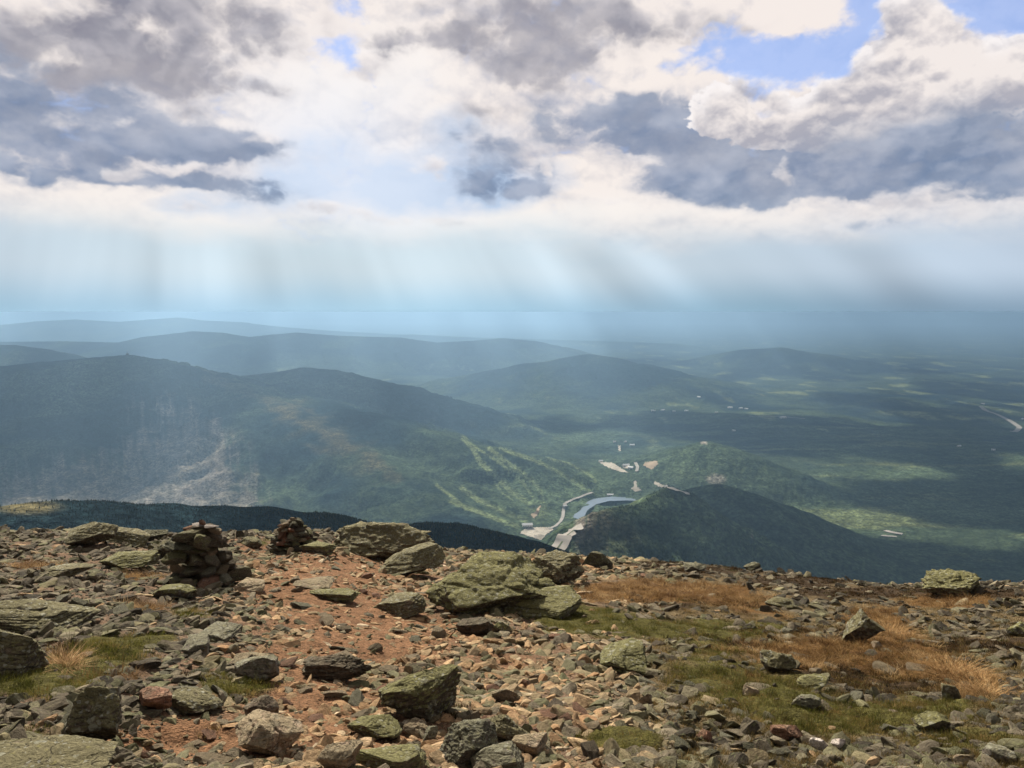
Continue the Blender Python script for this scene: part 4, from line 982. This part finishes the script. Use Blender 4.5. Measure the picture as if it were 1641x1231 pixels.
BOULDERS = [
    (152, 1206, 112, 104, 'lichen', 'block shaped boulder with bright yellow lichen ridge and tan left face beside the dirt hollow', 11, dict(yaw=35, tilt=(0, -8), dep=.9, **BL)),
    (684, 1156, 138, 84, 'green', 'long lichened boulder tilted up to the right with a black shaded underside', 12, dict(yaw=8, tilt=(-8, -24), dep=.6, sink=.1, **dict(BL, layers=.12))),
    (430, 1224, 122, 66, 'tan', 'flat faced tan rock with fine cracks at the bottom edge of the trail', 13, dict(yaw=20, tilt=(14, 6), dep=.9, **dict(BL, cut=(.5, .75)))),
    (80, 1276, 250, 54, 'lichen', 'broad lichened slab cut off by the bottom left corner', 14, dict(yaw=4, dep=.6, **SL)),
    (18, 1090, 150, 86, 'lichen', 'big boulder with green lichened top and black spotted face at the left edge', 15, dict(yaw=12, tilt=(-6, 5), dep=.9, **BL)),
    (50, 1018, 175, 60, 'lichen', 'long pale topped slab with dark broken front above the left edge boulder', 16, dict(yaw=-6, tilt=(-4, 5), dep=.8, **SL)),
    (800, 986, 224, 100, 'green', 'largest lichened outcrop on the crest in the middle of the view', 17, dict(yaw=15, tilt=(24, 4), dep=.85, sink=.12, **dict(OUT, box=.35))),
    (866, 992, 150, 48, 'green', 'low layered ledge leaning against the foot of the big outcrop', 18, dict(yaw=-10, tilt=(12, -8), dep=.7, **SL)),
    (880, 938, 110, 50, 'lichen', 'dark lichened knob at the right end of the big outcrop', 19, dict(yaw=40, dep=.8, **OUT)),
    (606, 900, 172, 64, 'lichen', 'long dark humped boulder on the skyline between small cairn and outcrop', 20, dict(yaw=5, tilt=(14, 3), dep=.7, **dict(RN, rough=.09))),
    (654, 924, 112, 48, 'lichen', 'pointed green topped boulder in front of the long humped one', 21, dict(yaw=30, tilt=(0, -6), dep=.9, **BL)),
    (148, 882, 88, 46, 'lichen', 'sharp slab leaning up to a point on the left skyline', 22, dict(yaw=20, tilt=(0, -18), dep=.9, **BL)),
    (205, 876, 84, 30, 'lichen', 'dark low rock sloping right from the sharp slab on the left skyline', 23, dict(yaw=0, tilt=(0, 12), dep=.9, **SL)),
    (245, 868, 44, 20, 'dark', 'small dark rock on the skyline just left of the big cairn', 24, dict(yaw=10, dep=.9, **BL)),
    (542, 1096, 122, 44, 'brown', 'brown ribbed ledge of bare rock across the middle of the trail', 25, dict(yaw=-8, tilt=(0, -6), dep=.5, **dict(OUT, layers=.1))),
    (424, 1096, 78, 48, 'grey', 'grey wedge shaped block with pale top beside the trail grass', 26, dict(yaw=30, tilt=(0, -14), dep=.8, **dict(BL, shape='wedge'))),
    (398, 1078, 66, 30, 'tan', 'tan block just behind the grey wedge shaped block', 27, dict(yaw=-10, tilt=(0, -10), dep=.8, **BL)),
    (414, 1176, 62, 54, 'brown', 'dark brown pointed block above the flat tan rock', 28, dict(yaw=40, tilt=(0, -10), dep=.8, **BL)),
    (312, 1152, 96, 40, 'lichen', 'low lichened rock on the upper rim of the dirt hollow', 29, dict(yaw=10, tilt=(0, 8), dep=.8, **RN)),
    (250, 1146, 60, 36, 'red', 'reddish brown rock between block boulder and low lichened rock', 30, dict(yaw=25, tilt=(0, -10), dep=.8, **BL)),
    (604, 1188, 90, 36, 'green', 'green topped slab with reddish edge below the ledge of the trail', 31, dict(yaw=-16, tilt=(6, 8), dep=.7, **SL)),
    (672, 1184, 46, 26, 'tan', 'orange tan flake under the long tilted boulder', 32, dict(yaw=40, tilt=(10, 6), dep=.9, **BL)),
    (690, 1192, 24, 24, 'grey', 'small grey cube like stone in front of the orange tan flake', 33, dict(yaw=20, dep=.9, sub=4, **BL)),
    (754, 1232, 104, 66, 'grey', 'rounded grey boulder at the bottom edge right of the trail', 34, dict(yaw=20, dep=.8, **RN)),
    (806, 1196, 92, 46, 'lichen', 'long grey green rock lying behind the rounded grey boulder', 35, dict(yaw=-35, tilt=(0, 8), dep=.6, **RN)),
    (792, 1248, 96, 48, 'grey', 'grey slab cut by the bottom edge beside the rounded boulder', 36, dict(yaw=-10, tilt=(0, -8), dep=.6, **SL)),
    (850, 1208, 62, 32, 'tan', 'orange tan broken slab right of the rounded grey boulder', 37, dict(yaw=-30, tilt=(8, -10), dep=.8, **SL)),
    (630, 1246, 140, 44, 'green', 'wide green slab cut by the middle of the bottom edge', 38, dict(yaw=3, dep=.6, **SL)),
    (540, 1250, 80, 60, 'tan', 'cracked tan rock between flat tan rock and wide green slab', 39, dict(yaw=10, dep=.8, **BL)),
    (1384, 1034, 72, 56, 'lichen', 'pyramid shaped rock with a black right side in straw grass', 40, dict(yaw=30, dep=.85, **dict(BL, shape='peak'))),
    (1528, 958, 100, 42, 'green', 'rounded hump of rock on the skyline at the right', 41, dict(dep=.9, sink=.42, **dict(RN, box=.0, rough=.10))),
    (1246, 1082, 56, 36, 'lichen', 'rounded lichened stone in the brown grass right of centre', 42, dict(yaw=-15, dep=.8, **RN)),
    (1300, 1108, 58, 24, 'green', 'flat yellow green stone below the rounded lichened one', 43, dict(yaw=15, dep=.8, **RN)),
    (1000, 1080, 82, 44, 'green', 'flat green mottled slab sunk in the gravel right of centre', 44, dict(yaw=-10, tilt=(10, 4), dep=1.1, **dict(SL, planes=5))),
    (1288, 1140, 50, 24, 'grey', 'blue grey oval stone in the olive grass', 45, dict(yaw=-20, dep=.7, **RN)),
    (1264, 1192, 56, 24, 'red', 'flat reddish tan stone in a line of stones near the bottom right', 46, dict(yaw=8, dep=.7, **BL)),
    (1312, 1204, 32, 20, 'pale', 'pale pinkish stone right of the flat reddish one', 47, dict(yaw=-18, dep=.8, sub=4, **BL)),
    (1342, 1202, 26, 18, 'pale', 'small whitish stone touching the pale pinkish one', 48, dict(yaw=30, dep=.8, sub=4, **BL)),
    (1496, 1176, 62, 30, 'green', 'bright yellow green mottled rock low in the grass at the right', 49, dict(yaw=10, dep=.8, **RN)),
    (1524, 1128, 32, 30, 'lichen', 'upright grey green stone beneath the arching straw grass', 50, dict(yaw=10, tilt=(0, 10), dep=.7, sub=4, **BL)),
    (952, 912, 52, 30, 'dark', 'dark pointed rock on the skyline right of the big outcrop', 51, dict(yaw=30, dep=.8, **dict(BL, shape='peak'))),
    (1110, 918, 40, 16, 'grey', 'pale broken rock on the skyline right of centre', 52, dict(yaw=10, dep=.8, sub=4, **BL)),
    (1205, 916, 26, 14, 'dark', 'small dark knob on the sloping right skyline', 53, dict(yaw=10, dep=.8, sub=4, **BL)),
    (206, 916, 84, 28, 'green', 'flat green lichened slab left of the big cairn', 54, dict(yaw=-8, dep=.8, **SL)),
    (112, 930, 84, 26, 'lichen', 'thin pale slab jutting over dark ground on the left slope', 55, dict(yaw=14, tilt=(0, -6), dep=.7, **SL)),
    (284, 962, 76, 28, 'green', 'bright green slab split in two below the big cairn', 56, dict(yaw=5, dep=.7, **BL)),
    (262, 1062, 0, 0, '', '', 0, None),
    (354, 1030, 58, 20, 'grey', 'flat grey paving like slab left of the trail', 57, dict(yaw=-10, dep=1.2, **dict(SL, planes=5))),
    (312, 1052, 54, 26, 'grey', 'broad grey slab below the paving like one', 58, dict(yaw=20, dep=1.1, **dict(SL, planes=5))),
    (505, 944, 66, 16, 'tan', 'pale flat slab on the trail beneath the small cairn', 59, dict(yaw=0, dep=1., **SL)),
    (536, 964, 86, 14, 'green', 'thin green flagstone lying across the trail', 60, dict(yaw=-4, dep=.6, **SL)),
    (400, 950, 52, 20, 'tan', 'pale yellowish flat stone at the foot of the big cairn', 61, dict(yaw=15, dep=1., **SL)),
    (268, 898, 46, 30, 'lichen', 'squarish lichened block beside the left foot of the big cairn', 62, dict(yaw=30, dep=.8, **BL)),
    (512, 888, 60, 18, 'green', 'flat green stone at the right foot of the small cairn', 63, dict(yaw=-5, dep=.7, **SL)),
    (402, 878, 40, 16, 'lichen', 'low lichened stone on the saddle between the cairns', 64, dict(yaw=10, dep=.8, sub=4, **BL)),
    (700, 1036, 0, 0, '', '', 0, None),
    (640, 988, 90, 30, 'lichen', 'dark layered ledge left of the big outcrop foot', 65, dict(yaw=-6, tilt=(0, -6), dep=.7, **SL)),
    (765, 1020, 64, 30, 'brown', 'tilted brown slab pointing up the slope below the outcrop', 66, dict(yaw=-25, tilt=(0, -18), dep=.5, **SL)),
    (802, 1018, 36, 22, 'green', 'small mossy stone below the layered ledge', 67, dict(yaw=10, dep=.8, sub=4, **RN)),
    (1215, 1112, 0, 0, '', '', 0, None),
    (808, 1128, 50, 26, 'tan', 'long tan splinter of rock pointing up to the right', 68, dict(yaw=-20, tilt=(0, -28), dep=.35, sub=4, **SL)),
    (842, 1108, 26, 20, 'red', 'reddish flat stone above the long tan splinter', 69, dict(yaw=20, dep=.9, sub=4, **BL)),
    (1038, 1132, 22, 22, 'tan', 'square orange stone standing out from the gravel right of centre', 70, dict(yaw=40, tilt=(20, 0), dep=.6, sub=4, **BL)),
    (330, 1200, 0, 0, '', '', 0, None),
    (1128, 1190, 30, 22, 'red', 'rounded reddish brown stone in the gravel at the lower right', 71, dict(yaw=20, dep=.8, sub=4, **BL)),
    (1202, 1118, 28, 18, 'tan', 'small orange tan stone alone in the grass right of centre', 72, dict(yaw=30, tilt=(0, -10), dep=.7, sub=4, **BL)),
    (1545, 1232, 36, 22, 'tan', 'tan stone at the bottom edge in the right corner', 73, dict(yaw=30, dep=.8, sub=4, **BL)),
    (1600, 1226, 46, 26, 'grey', 'flat grey stone in the bottom right corner', 74, dict(yaw=-20, dep=.8, sub=4, **SL)),
    (1250, 975, 50, 16, 'lichen', 'low lichened rock behind the straw bank on the right slope', 75, dict(yaw=10, dep=.8, sub=4, **RN)),
    (1636, 1022, 40, 22, 'green', 'yellow green rock at the right edge of the view', 76, dict(yaw=10, dep=.8, sub=4, **RN)),
]
occ = []
for b in BOULDERS:
    if b[7] is None: continue
    o = boulder(b[0], b[1], b[2], b[3], b[4], b[5], b[6], name='boulder' if b[2] > 60 else 'stone', cat='boulder' if b[2] > 60 else 'stone', **b[7])
    occ.append((o.location.x, o.location.y, o.dimensions.x * .45))
occ = np.array(occ)

# ------------------------------------------------------------------ cairns
STN = [rock_geo(300 + i, 3, planes=9, cut=(.5, .9), box=.65, layers=.08 if i % 2 else 0, rough=.05) for i in range(14)]
STM = {}
def stone_mesh(i, mat):
    """shared low stone meshes in unit size"""
    key = (i, mat)
    if key not in STM:
        v, fc = STN[i]; o = mesh_np('stone', v / 2, fc, MR[mat], link=False, smooth=False); STM[key] = o.data; bpy.data.objects.remove(o)
    return STM[key]
def cstone(parent, loc, size, rot, mat, i):
    o = bpy.data.objects.new('stone', stone_mesh(i, mat)); COL.objects.link(o); o.parent = parent
    o.location = loc; o.scale = size; o.rotation_euler = rot; return o
def cairn(px, pyb, wpx, hpx, label, seed, nlay, big):
    r = random.Random(seed)
    g0 = fhit(px, pyb); Y = g0[1]; w = wpx / F * Y; h = hpx / F * Y
    y = Y + w * .35; x = g0[0] * y / Y; z = float(fz(np.array(x), np.array(y - w * .2)))
    h = h * 1.02 - w * .05
    c = empty('cairn', (x, y, z - .03), R(0)); tag(c, label, 'cairn'); cnt = 0
    mats = ['lichen', 'grey', 'lichen', 'tan', 'brown', 'dark', 'grey', 'tan', 'red', 'green']
    zz = 0; lay = 0
    while zz < h * .92 and cnt < 92:
        t = zz / h
        th = (.085 + .05 * r.random()) * (1.35 if big else .95); ox_ = r.uniform(-.07, .07) * (1 if big else .4)
        rad = (w / 2) * (1 - t ** 1.1 * .62) if not big else (w / 2) * (1.0 - .38 * ss(0, .35, t) - .12 * t)
        m = max(2, int(2 * math.pi * rad * .85 / ((.25 if big else .19))))
        for k_ in range(m):
            a = 2 * math.pi * (k_ + .5 * (lay % 2)) / m + r.uniform(-.2, .2)
            sw = (.26 if big else .20) * r.uniform(.75, 1.35)
            rr = max(0, rad - sw * .42) * r.uniform(.9, 1.06)
            if math.sin(a) > .75 and lay % 2: continue
            cstone(c, (math.cos(a) * rr + ox_, math.sin(a) * rr * .85, zz + th * .5), (sw * 1.2, sw * .95, th * r.uniform(.9, 1.35)), (r.uniform(-.22, .22), r.uniform(-.28, .28), a + r.uniform(-.6, .6)), r.choice(mats), r.randrange(14)); cnt += 1
            if cnt > 90: break
        core = rad * 1.25
        if core > .12 and cnt < 92: cstone(c, (0, 0, zz + th * .5), (core * 1.3, core * 1.1, th * 1.15), (0, 0, r.uniform(0, 6)), 'brown', r.randrange(14)); cnt += 1
        zz += th * .88; lay += 1
    return c, w, min(zz, h * 1.05), x, y, z
c1, w1c, h1c, *_ = cairn(326, 942, 132, 96, 'big cairn of stacked lichened slabs with pale stones on top', 5, 9, True)
for loc, size, rot, mt, i in [((-.10, -.06, h1c * .98), (.58, .42, .22), (.05, -.06, .2), 'lichen', 3), ((-.16, -.12, h1c * .80), (.62, .46, .12), (0, .04, -.2), 'dark', 5), ((.20, -.1, h1c * .86), (.40, .36, .12), (.1, .12, .5), 'brown', 1),
                              ((-.30, -.2, h1c * .62), (.34, .30, .17), (0, 0, .4), 'green', 7), ((.02, 0, h1c * 1.13), (.30, .25, .07), (0, .05, .7), 'brown', 8), ((.18, -.02, h1c * 1.07), (.20, .22, .09), (0, .3, .2), 'tan', 2),
                              ((-.02, 0, h1c * 1.20), (.24, .18, .045), (0, -.1, 0), 'pale', 4), ((.13, -.03, h1c * 1.165), (.22, .15, .04), (.05, .14, .5), 'pale', 9), ((.03, -.03, h1c * 1.245), (.09, .09, .07), (0, 0, .4), 'red', 6), ((-.16, -.02, h1c * 1.12), (.16, .14, .05), (0, -.3, .4), 'red', 10)]:
    cstone(c1, loc, size, rot, mt, i)
c2, w2c, h2c, *_ = cairn(470, 886, 88, 52, 'smaller cone shaped cairn of small stones on the skyline', 9, 8, False)
for loc, size, rot, mt, i in [((0, 0, h2c * .98), (.20, .18, .09), (0, .1, .2), 'lichen', 3), ((.02, 0, h2c * 1.09), (.15, .13, .06), (.1, 0, 1.2), 'tan', 1), ((-.16, -.12, h2c * .55), (.22, .2, .14), (0, 0, .4), 'green', 7)]:
    cstone(c2, loc, size, rot, mt, i)
occ = np.vstack([occ, [(*c1.location[:2], w1c * .5)], [(*c2.location[:2], w2c * .5)]])

# ------------------------------------------------------------------ loose stones one can point at
def zone(px, py):
    g_, s_, h_ = veg(px, py)
    if trailm(px, py) > .35: return 'trail'
    if max(g_, s_, h_) > .5: return 'grass'
    if px < 430: return 'scree'
    if px > 1050: return 'right'
    return 'gravel'
ZL = {'trail': ('small tan stone lying loose on the reddish trail', 'loose tan stones on the reddish trail', ['tan', 'tan', 'red', 'grey']),
      'grass': ('small stone half sunk in the grass of the summit', 'small stones half sunk in the grass', ['tan', 'grey', 'lichen']),
      'scree': ('grey brown angular stone in the scree left of the trail', 'angular stones in the scree left of the trail', ['grey', 'lichen', 'brown', 'dark', 'grey']),
      'right': ('greyish stone in the stony ground between the grass on the right', 'greyish stones in the stony ground on the right', ['grey', 'lichen', 'dark', 'brown']),
      'gravel': ('brownish stone in the rubble right of the trail', 'brownish stones in the rubble right of the trail', ['tan', 'brown', 'grey', 'lichen', 'red'])}
rs_ = random.Random(21); placed = []
tries = 0
while len(placed) < 262 and tries < 9000:
    tries += 1
    px = rs_.uniform(5, 1636); py = rs_.uniform(880, 1228)
    cr_ = np.interp(px, _cr[:, 0], _cr[:, 1])
    if py < cr_ + 8: continue
    zn = zone(px, py)
    if zn == 'grass' and rs_.random() < .82: continue
    if zn == 'trail' and rs_.random() < .35: continue
    p = fhit(px, py)
    size = rs_.uniform(.10, .19) * (1 if p[1] < 8 else 1.25 if p[1] < 13 else 1.6)
    if any((p[0] - a) ** 2 + (p[1] - b) ** 2 < (size * .55 + c) ** 2 for a, b, c in occ): continue
    if any((p[0] - a) ** 2 + (p[1] - b) ** 2 < ((size + c) * .52) ** 2 for a, b, c in placed): continue
    placed.append((p[0], p[1], size))
    lb, grp, mats = ZL[zn]
    o = bpy.data.objects.new('stone', stone_mesh(rs_.randrange(14), rs_.choice(mats))); COL.objects.link(o)
    th = size * rs_.uniform(.3, .55)
    o.location = (p[0], p[1], float(fz(np.array(p[0]), np.array(p[1]))) + th * .18)
    o.scale = (size * rs_.uniform(.9, 1.35), size * rs_.uniform(.65, .95), th)
    o.rotation_euler = (rs_.uniform(-.3, .3), rs_.uniform(-.35, .35), rs_.uniform(0, 6.28))
    tag(o, lb, 'stone', grp)

# ------------------------------------------------------------------ rubble and grass: countless, each one object
def scatter(name, pts, rot, scl, pick, tint, protos, label, cat, mat=None):
    n = len(pts)
    me = bpy.data.meshes.new(name); me.vertices.add(n); me.vertices.foreach_set('co', np.asarray(pts, np.float32).ravel())
    for an, ty, key, arr in (('rot', 'FLOAT_VECTOR', 'vector', rot), ('scl', 'FLOAT_VECTOR', 'vector', scl), ('pick', 'INT', 'value', pick), ('tint', 'FLOAT', 'value', tint)):
        a = me.attributes.new(an, ty, 'POINT'); a.data.foreach_set(key, np.ascontiguousarray(arr, np.int32 if ty == 'INT' else np.float32).ravel())
    o = bpy.data.objects.new(name, me); COL.objects.link(o)
    pc = bpy.data.collections.new(name + '_kinds')
    for p in protos: pc.objects.link(p)
    g = bpy.data.node_groups.new(name, 'GeometryNodeTree')
    g.interface.new_socket('Geometry', in_out='INPUT', socket_type='NodeSocketGeometry'); g.interface.new_socket('Geometry', in_out='OUTPUT', socket_type='NodeSocketGeometry')
    N = g.nodes.new; L = g.links.new
    gi = N('NodeGroupInput'); go = N('NodeGroupOutput'); iop = N('GeometryNodeInstanceOnPoints'); ci = N('GeometryNodeCollectionInfo')
    ci.inputs['Collection'].default_value = pc; ci.inputs['Separate Children'].default_value = True; ci.inputs['Reset Children'].default_value = True
    def na_(nm, ty):
        q = N('GeometryNodeInputNamedAttribute'); q.data_type = ty; q.inputs['Name'].default_value = nm; return q.outputs[0]
    L(gi.outputs[0], iop.inputs['Points']); L(ci.outputs[0], iop.inputs['Instance']); iop.inputs['Pick Instance'].default_value = True
    L(na_('pick', 'INT'), iop.inputs['Instance Index']); L(na_('rot', 'FLOAT_VECTOR'), iop.inputs['Rotation']); L(na_('scl', 'FLOAT_VECTOR'), iop.inputs['Scale'])
    L(iop.outputs[0], go.inputs[0])
    md = o.modifiers.new('scatter', 'NODES'); md.node_group = g
    return tag(o, label, cat, kind='stuff')
# rubble
m, n, b = new_mat('rubble', .95, .12)
tn = attr(n, 'tint', 'Fac', 'INSTANCER'); p = coord(n)
oi = n.nodes.new('ShaderNodeObjectInfo'); rnd = E(n, oi.outputs['Random'])
va = n.nodes.new('ShaderNodeVectorMath'); va.operation = 'ADD'; n.links.new(p.s, va.inputs[0]); n.links.new(vec(n, rnd * 31., rnd * 77., rnd * 13.).s, va.inputs[1]); p = E(n, va.outputs[0])
c = ramp(n, tn, [(0, (.040, .035, .028)), (.14, (.095, .080, .060)), (.3, (.15, .128, .095)), (.42, (.115, .115, .066)), (.52, (.22, .17, .11)), (.66, (.33, .23, .14)), (.8, (.27, .16, .088)), (.92, (.42, .30, .19)), (1, (.50, .41, .30))])
s1 = noise(n, p, 2.6, 5, .65); s2 = noise(n, p, 9., 4, .7)
kk = s1.smooth(.3, .7, .72, 1.25) * s2.smooth(.3, .7, .82, 1.2) * rnd.smooth(0, 1, .75, 1.25)
kk = kk * 1.12; c = mixc(n, 1., c, vec(n, kk, kk, kk * .95), 'MULTIPLY')
c = mixc(n, noise(n, p, 4.5, 5, .65).smooth(.56, .64) * .5, c, (.15, .16, .075))
c.link(b.inputs['Base Color']); bump(n, b, s1 * .02 + s2 * .012, .9, 1.)
M_rub = m
protoR = []
for i in range(16):
    v, fc = rock_geo(500 + i, 3 if i < 8 else 2, planes=8, cut=(.45, .85), box=.6, layers=0, rough=.05)
    q = mesh_np('stone_kind_%02d' % i, v * np.array([.5, .42, .5]), fc, M_rub, link=False, smooth=False); protoR.append(q)
NRUB = 130000 if FINE else 50000
ln = np.log
y_ = np.concatenate([np.exp(rng.uniform(ln(2.6), ln(24), int(NRUB * .75))), np.sqrt(rng.uniform(2.6 ** 2, 26 ** 2, int(NRUB * .25)))])
u_ = rng.uniform(-.82, .82, len(y_)); x_ = u_ * (y_ + .3)
z_ = fz(x_, y_)
ppx, ppy = project(np.stack([x_, y_, z_], -1))
g_, s_, h_ = veg(ppx, ppy); t_ = trailm(ppx, ppy)
cl_ = fbm2(x_ / .5 + 8, y_ / .5, 3)
dens = np.clip(.95 - .95 * ss(.25, .7, np.maximum(g_, s_ * 1.05) + cl_ * .5) - .7 * ss(.3, .8, h_ + cl_ * .4) - .55 * ss(.45, .95, t_ + cl_ * .5) - .55 * ss(950, 1150, ppx) * ss(1230, 1080, ppy) * ss(-.45, .1, cl_), .03, 1)
keep = rng.random(len(y_)) < dens
x_, y_, z_, t_, ppx, ppy, cl_ = [a[keep] for a in (x_, y_, z_, t_, ppx, ppy, cl_)]
for a, b2_, c_ in occ:
    k_ = (x_ - a) ** 2 + (y_ - b2_) ** 2 > (c_ * .55) ** 2
    x_, y_, z_, t_, ppx, ppy, cl_ = [q[k_] for q in (x_, y_, z_, t_, ppx, ppy, cl_)]
n = len(x_); print('rubble stones', n)
sz = (.011 + .105 * rng.random(n) ** 5.6) * (.70 + .055 * y_) * np.clip(1.25 - .55 * t_, .5, 1.4)
sc_ = np.stack([sz * rng.uniform(.9, 1.7, n), sz * rng.uniform(.8, 1.2, n), sz * rng.uniform(.22, .62, n)], -1) * 1.25
rt = np.stack([rng.normal(0, .30, n), rng.normal(0, .34, n), rng.uniform(0, 6.28, n)], -1)
warm = ss(300, 480, ppx) * ss(1150, 900, ppx) * .55 + t_ * .25 + ss(1080, 1220, ppy) * .15
warm = warm * ss(870, 905, ppy)
tint = np.clip(rng.random(n) * .46 - .08 * ss(1000, 1200, ppx) + warm * (.18 + .6 * rng.random(n)) + (rng.random(n) < .05) * .3, 0, 1)
scatter('rubble', np.stack([x_, y_, z_ - sc_[:, 2] * .02], -1), rt, sc_, rng.integers(0, 16, n), tint, protoR, 'broken stones and gravel covering the summit', 'rubble')

# grass
def blades(seed, n, hgt, spread, w, lean, curl, segs=4):
    r = np.random.default_rng(seed); V = []; Fc = []
    for i in range(n):
        a = r.uniform(0, 6.28); rad = spread * math.sqrt(r.random()); bx, by = math.cos(a) * rad, math.sin(a) * rad
        h = hgt * r.uniform(.5, 1.1); da = a + r.normal() * .8; ln_ = lean * r.uniform(.3, 1.3); ww = w * r.uniform(.6, 1.2)
        sx, sy = -math.sin(da), math.cos(da); b0 = len(V)
        for k_ in range(segs + 1):
            t = k_ / segs; out = ln_ * h * (t + curl * t * t); zz = h * (t - .38 * curl * t * t) - .004
            wv = ww * (1 - t) ** .7 / 2
            V.append((bx + math.cos(da) * out - sx * wv, by + math.sin(da) * out - sy * wv, zz)); V.append((bx + math.cos(da) * out + sx * wv, by + math.sin(da) * out + sy * wv, zz))
        for k_ in range(segs): Fc.append((b0 + 2 * k_, b0 + 2 * k_ + 1, b0 + 2 * k_ + 3, b0 + 2 * k_ + 2))
    return np.array(V), np.array(Fc)
def grass_mat(name, stops):
    m, n, b = new_mat(name, .8, .15)
    tn = attr(n, 'tint', 'Fac', 'INSTANCER'); k_ = noise(n, coord(n), 60., 2, .5)
    c = ramp(n, (tn + (k_ - .5) * .55).clamp(), stops); c.link(b.inputs['Base Color'])
    b.inputs['Subsurface Weight'].default_value = 0
    tr = n.nodes.new('ShaderNodeBsdfTranslucent'); n.links.new(c.s, tr.inputs[0]); mx = n.nodes.new('ShaderNodeMixShader'); mx.inputs[0].default_value = .35
    n.links.new(b.outputs[0], mx.inputs[1]); n.links.new(tr.outputs[0], mx.inputs[2]); n.links.new(mx.outputs[0], n.nodes['Material Output'].inputs['Surface'])
    return m
MG = grass_mat('green_grass', [(0, (.050, .052, .012)), (.45, (.10, .105, .022)), (.75, (.155, .135, .035)), (1, (.26, .19, .07))])
MS = grass_mat('straw_grass', [(0, (.07, .035, .014)), (.35, (.17, .095, .036)), (.7, (.34, .215, .09)), (1, (.52, .38, .20))])
MB = grass_mat('brown_grass', [(0, (.05, .038, .014)), (.4, (.11, .085, .028)), (.75, (.19, .135, .05)), (1, (.34, .23, .10))])
MH = grass_mat('heath', [(0, (.018, .014, .008)), (.5, (.055, .035, .016)), (.85, (.105, .055, .022)), (1, (.09, .085, .03))])
def grow(name, maskf, n0, protos, hs, label, thr, smear=.5, cat='grass', y1=24):
    y_ = np.exp(rng.uniform(ln(2.8), ln(y1), n0)); x_ = rng.uniform(-.8, .8, n0) * (y_ + .3); z_ = fz(x_, y_)
    a, b_ = project(np.stack([x_, y_, z_], -1)); m_ = maskf(a, b_)
    cl_ = fbm2(x_ / .35 + hs * 9, y_ / .35, 3)
    k_ = (m_ + cl_ * smear > thr) & (rng.random(n0) < .25 + m_)
    for q, w_, e_ in occ: k_ &= (x_ - q) ** 2 + (y_ - w_) ** 2 > (e_ * .7) ** 2
    x_, y_, z_, cl_ = x_[k_], y_[k_], z_[k_], cl_[k_]; n = len(x_); print(name, n)
    s_ = (.75 + .45 * rng.random(n)) * (.8 + .035 * y_) * hs; sc_ = np.stack([s_ * 1.15, s_ * 1.15, s_ * (.7 + .5 * rng.random(n))], -1)
    rt = np.stack([rng.normal(-.25, .18, n), rng.normal(.25, .18, n), rng.uniform(-.9, .9, n)], -1)
    tint = np.clip(.42 + cl_ * .9 + rng.normal(0, .26, n), 0, 1)
    return scatter(name, np.stack([x_, y_, z_ + .0], -1), rt, sc_, rng.integers(0, len(protos), n), tint, protos, label, cat)
def protos_of(nm, mat, args):
    return [mesh_np('%s_kind_%02d' % (nm, i), *blades(900 + i + 50 * len(nm), *args), mat, link=False) for i in range(5)]
NG = 1.0 if FINE else .45
grow('green_grass', lambda a, b: np.clip(G2(a, b, _GREEN), 0, 1.2), int(42000 * NG), protos_of('green', MG, (46, .050, .060, .0032, .45, .5)), 1., 'short olive green grass between the stones', .42)
grow('sparse_grass', lambda a, b: .52 * ss(940, 1120, a) * ss(930, 975, b) + .18 * ss(60, 200, b - 900), int(52000 * NG), protos_of('sparse', MB, (28, .042, .055, .003, .6, .6)), 1., 'thin olive grass in the stony ground on the right', .48, .6)
grow('straw_grass', lambda a, b: np.clip(G2(a, b, _STRAW), 0, 1.2), int(34000 * NG), protos_of('straw', MS, (50, .085, .065, .0032, .8, .9)), 1., 'dry orange straw grass in windblown mats', .40)
grow('heath', lambda a, b: np.clip(G2(a, b, _HEATH), 0, 1.2), int(34000 * NG), protos_of('heath', MH, (60, .040, .060, .005, .5, .4, 3)), 1., 'low dark brown heath and moss', .33, cat='heath')
# the two long haired tussocks that stand out
def tussock(px, py, rpx, h, label, seed, lean, n=420):
    p = fhit(px, py); s = rpx / F * p[1]
    v, f = blades(seed, n, h, s * .55, .0045, 1.1, .9, 6)
    v[:, 0] += v[:, 2] * lean
    o = mesh_np('grass_tussock', v, f, M_tus); o.location = p; tag(o, label, 'grass tussock'); return o
M_tus, n, b = new_mat('tussock_straw', .8, .15)
ramp(n, noise(n, coord(n), 28., 3, .6).smooth(.25, .75), [(0, (.16, .07, .025)), (.5, (.36, .21, .08)), (1, (.56, .40, .20))]).link(b.inputs['Base Color'])
tussock(1530, 1088, 62, .17, 'long pale straw tussock combed over by the wind at the right', 77, .9, 620)
tussock(1572, 1118, 44, .15, 'drooping orange straw tussock right below the combed one', 78, .6)
tussock(1424, 1022, 36, .20, 'rust orange tussock against the right side of the pyramid shaped rock', 79, .5)
tussock(104, 1074, 18, .13, 'tall rust brown tussock at the foot of the left edge boulder', 80, -.1, 360)
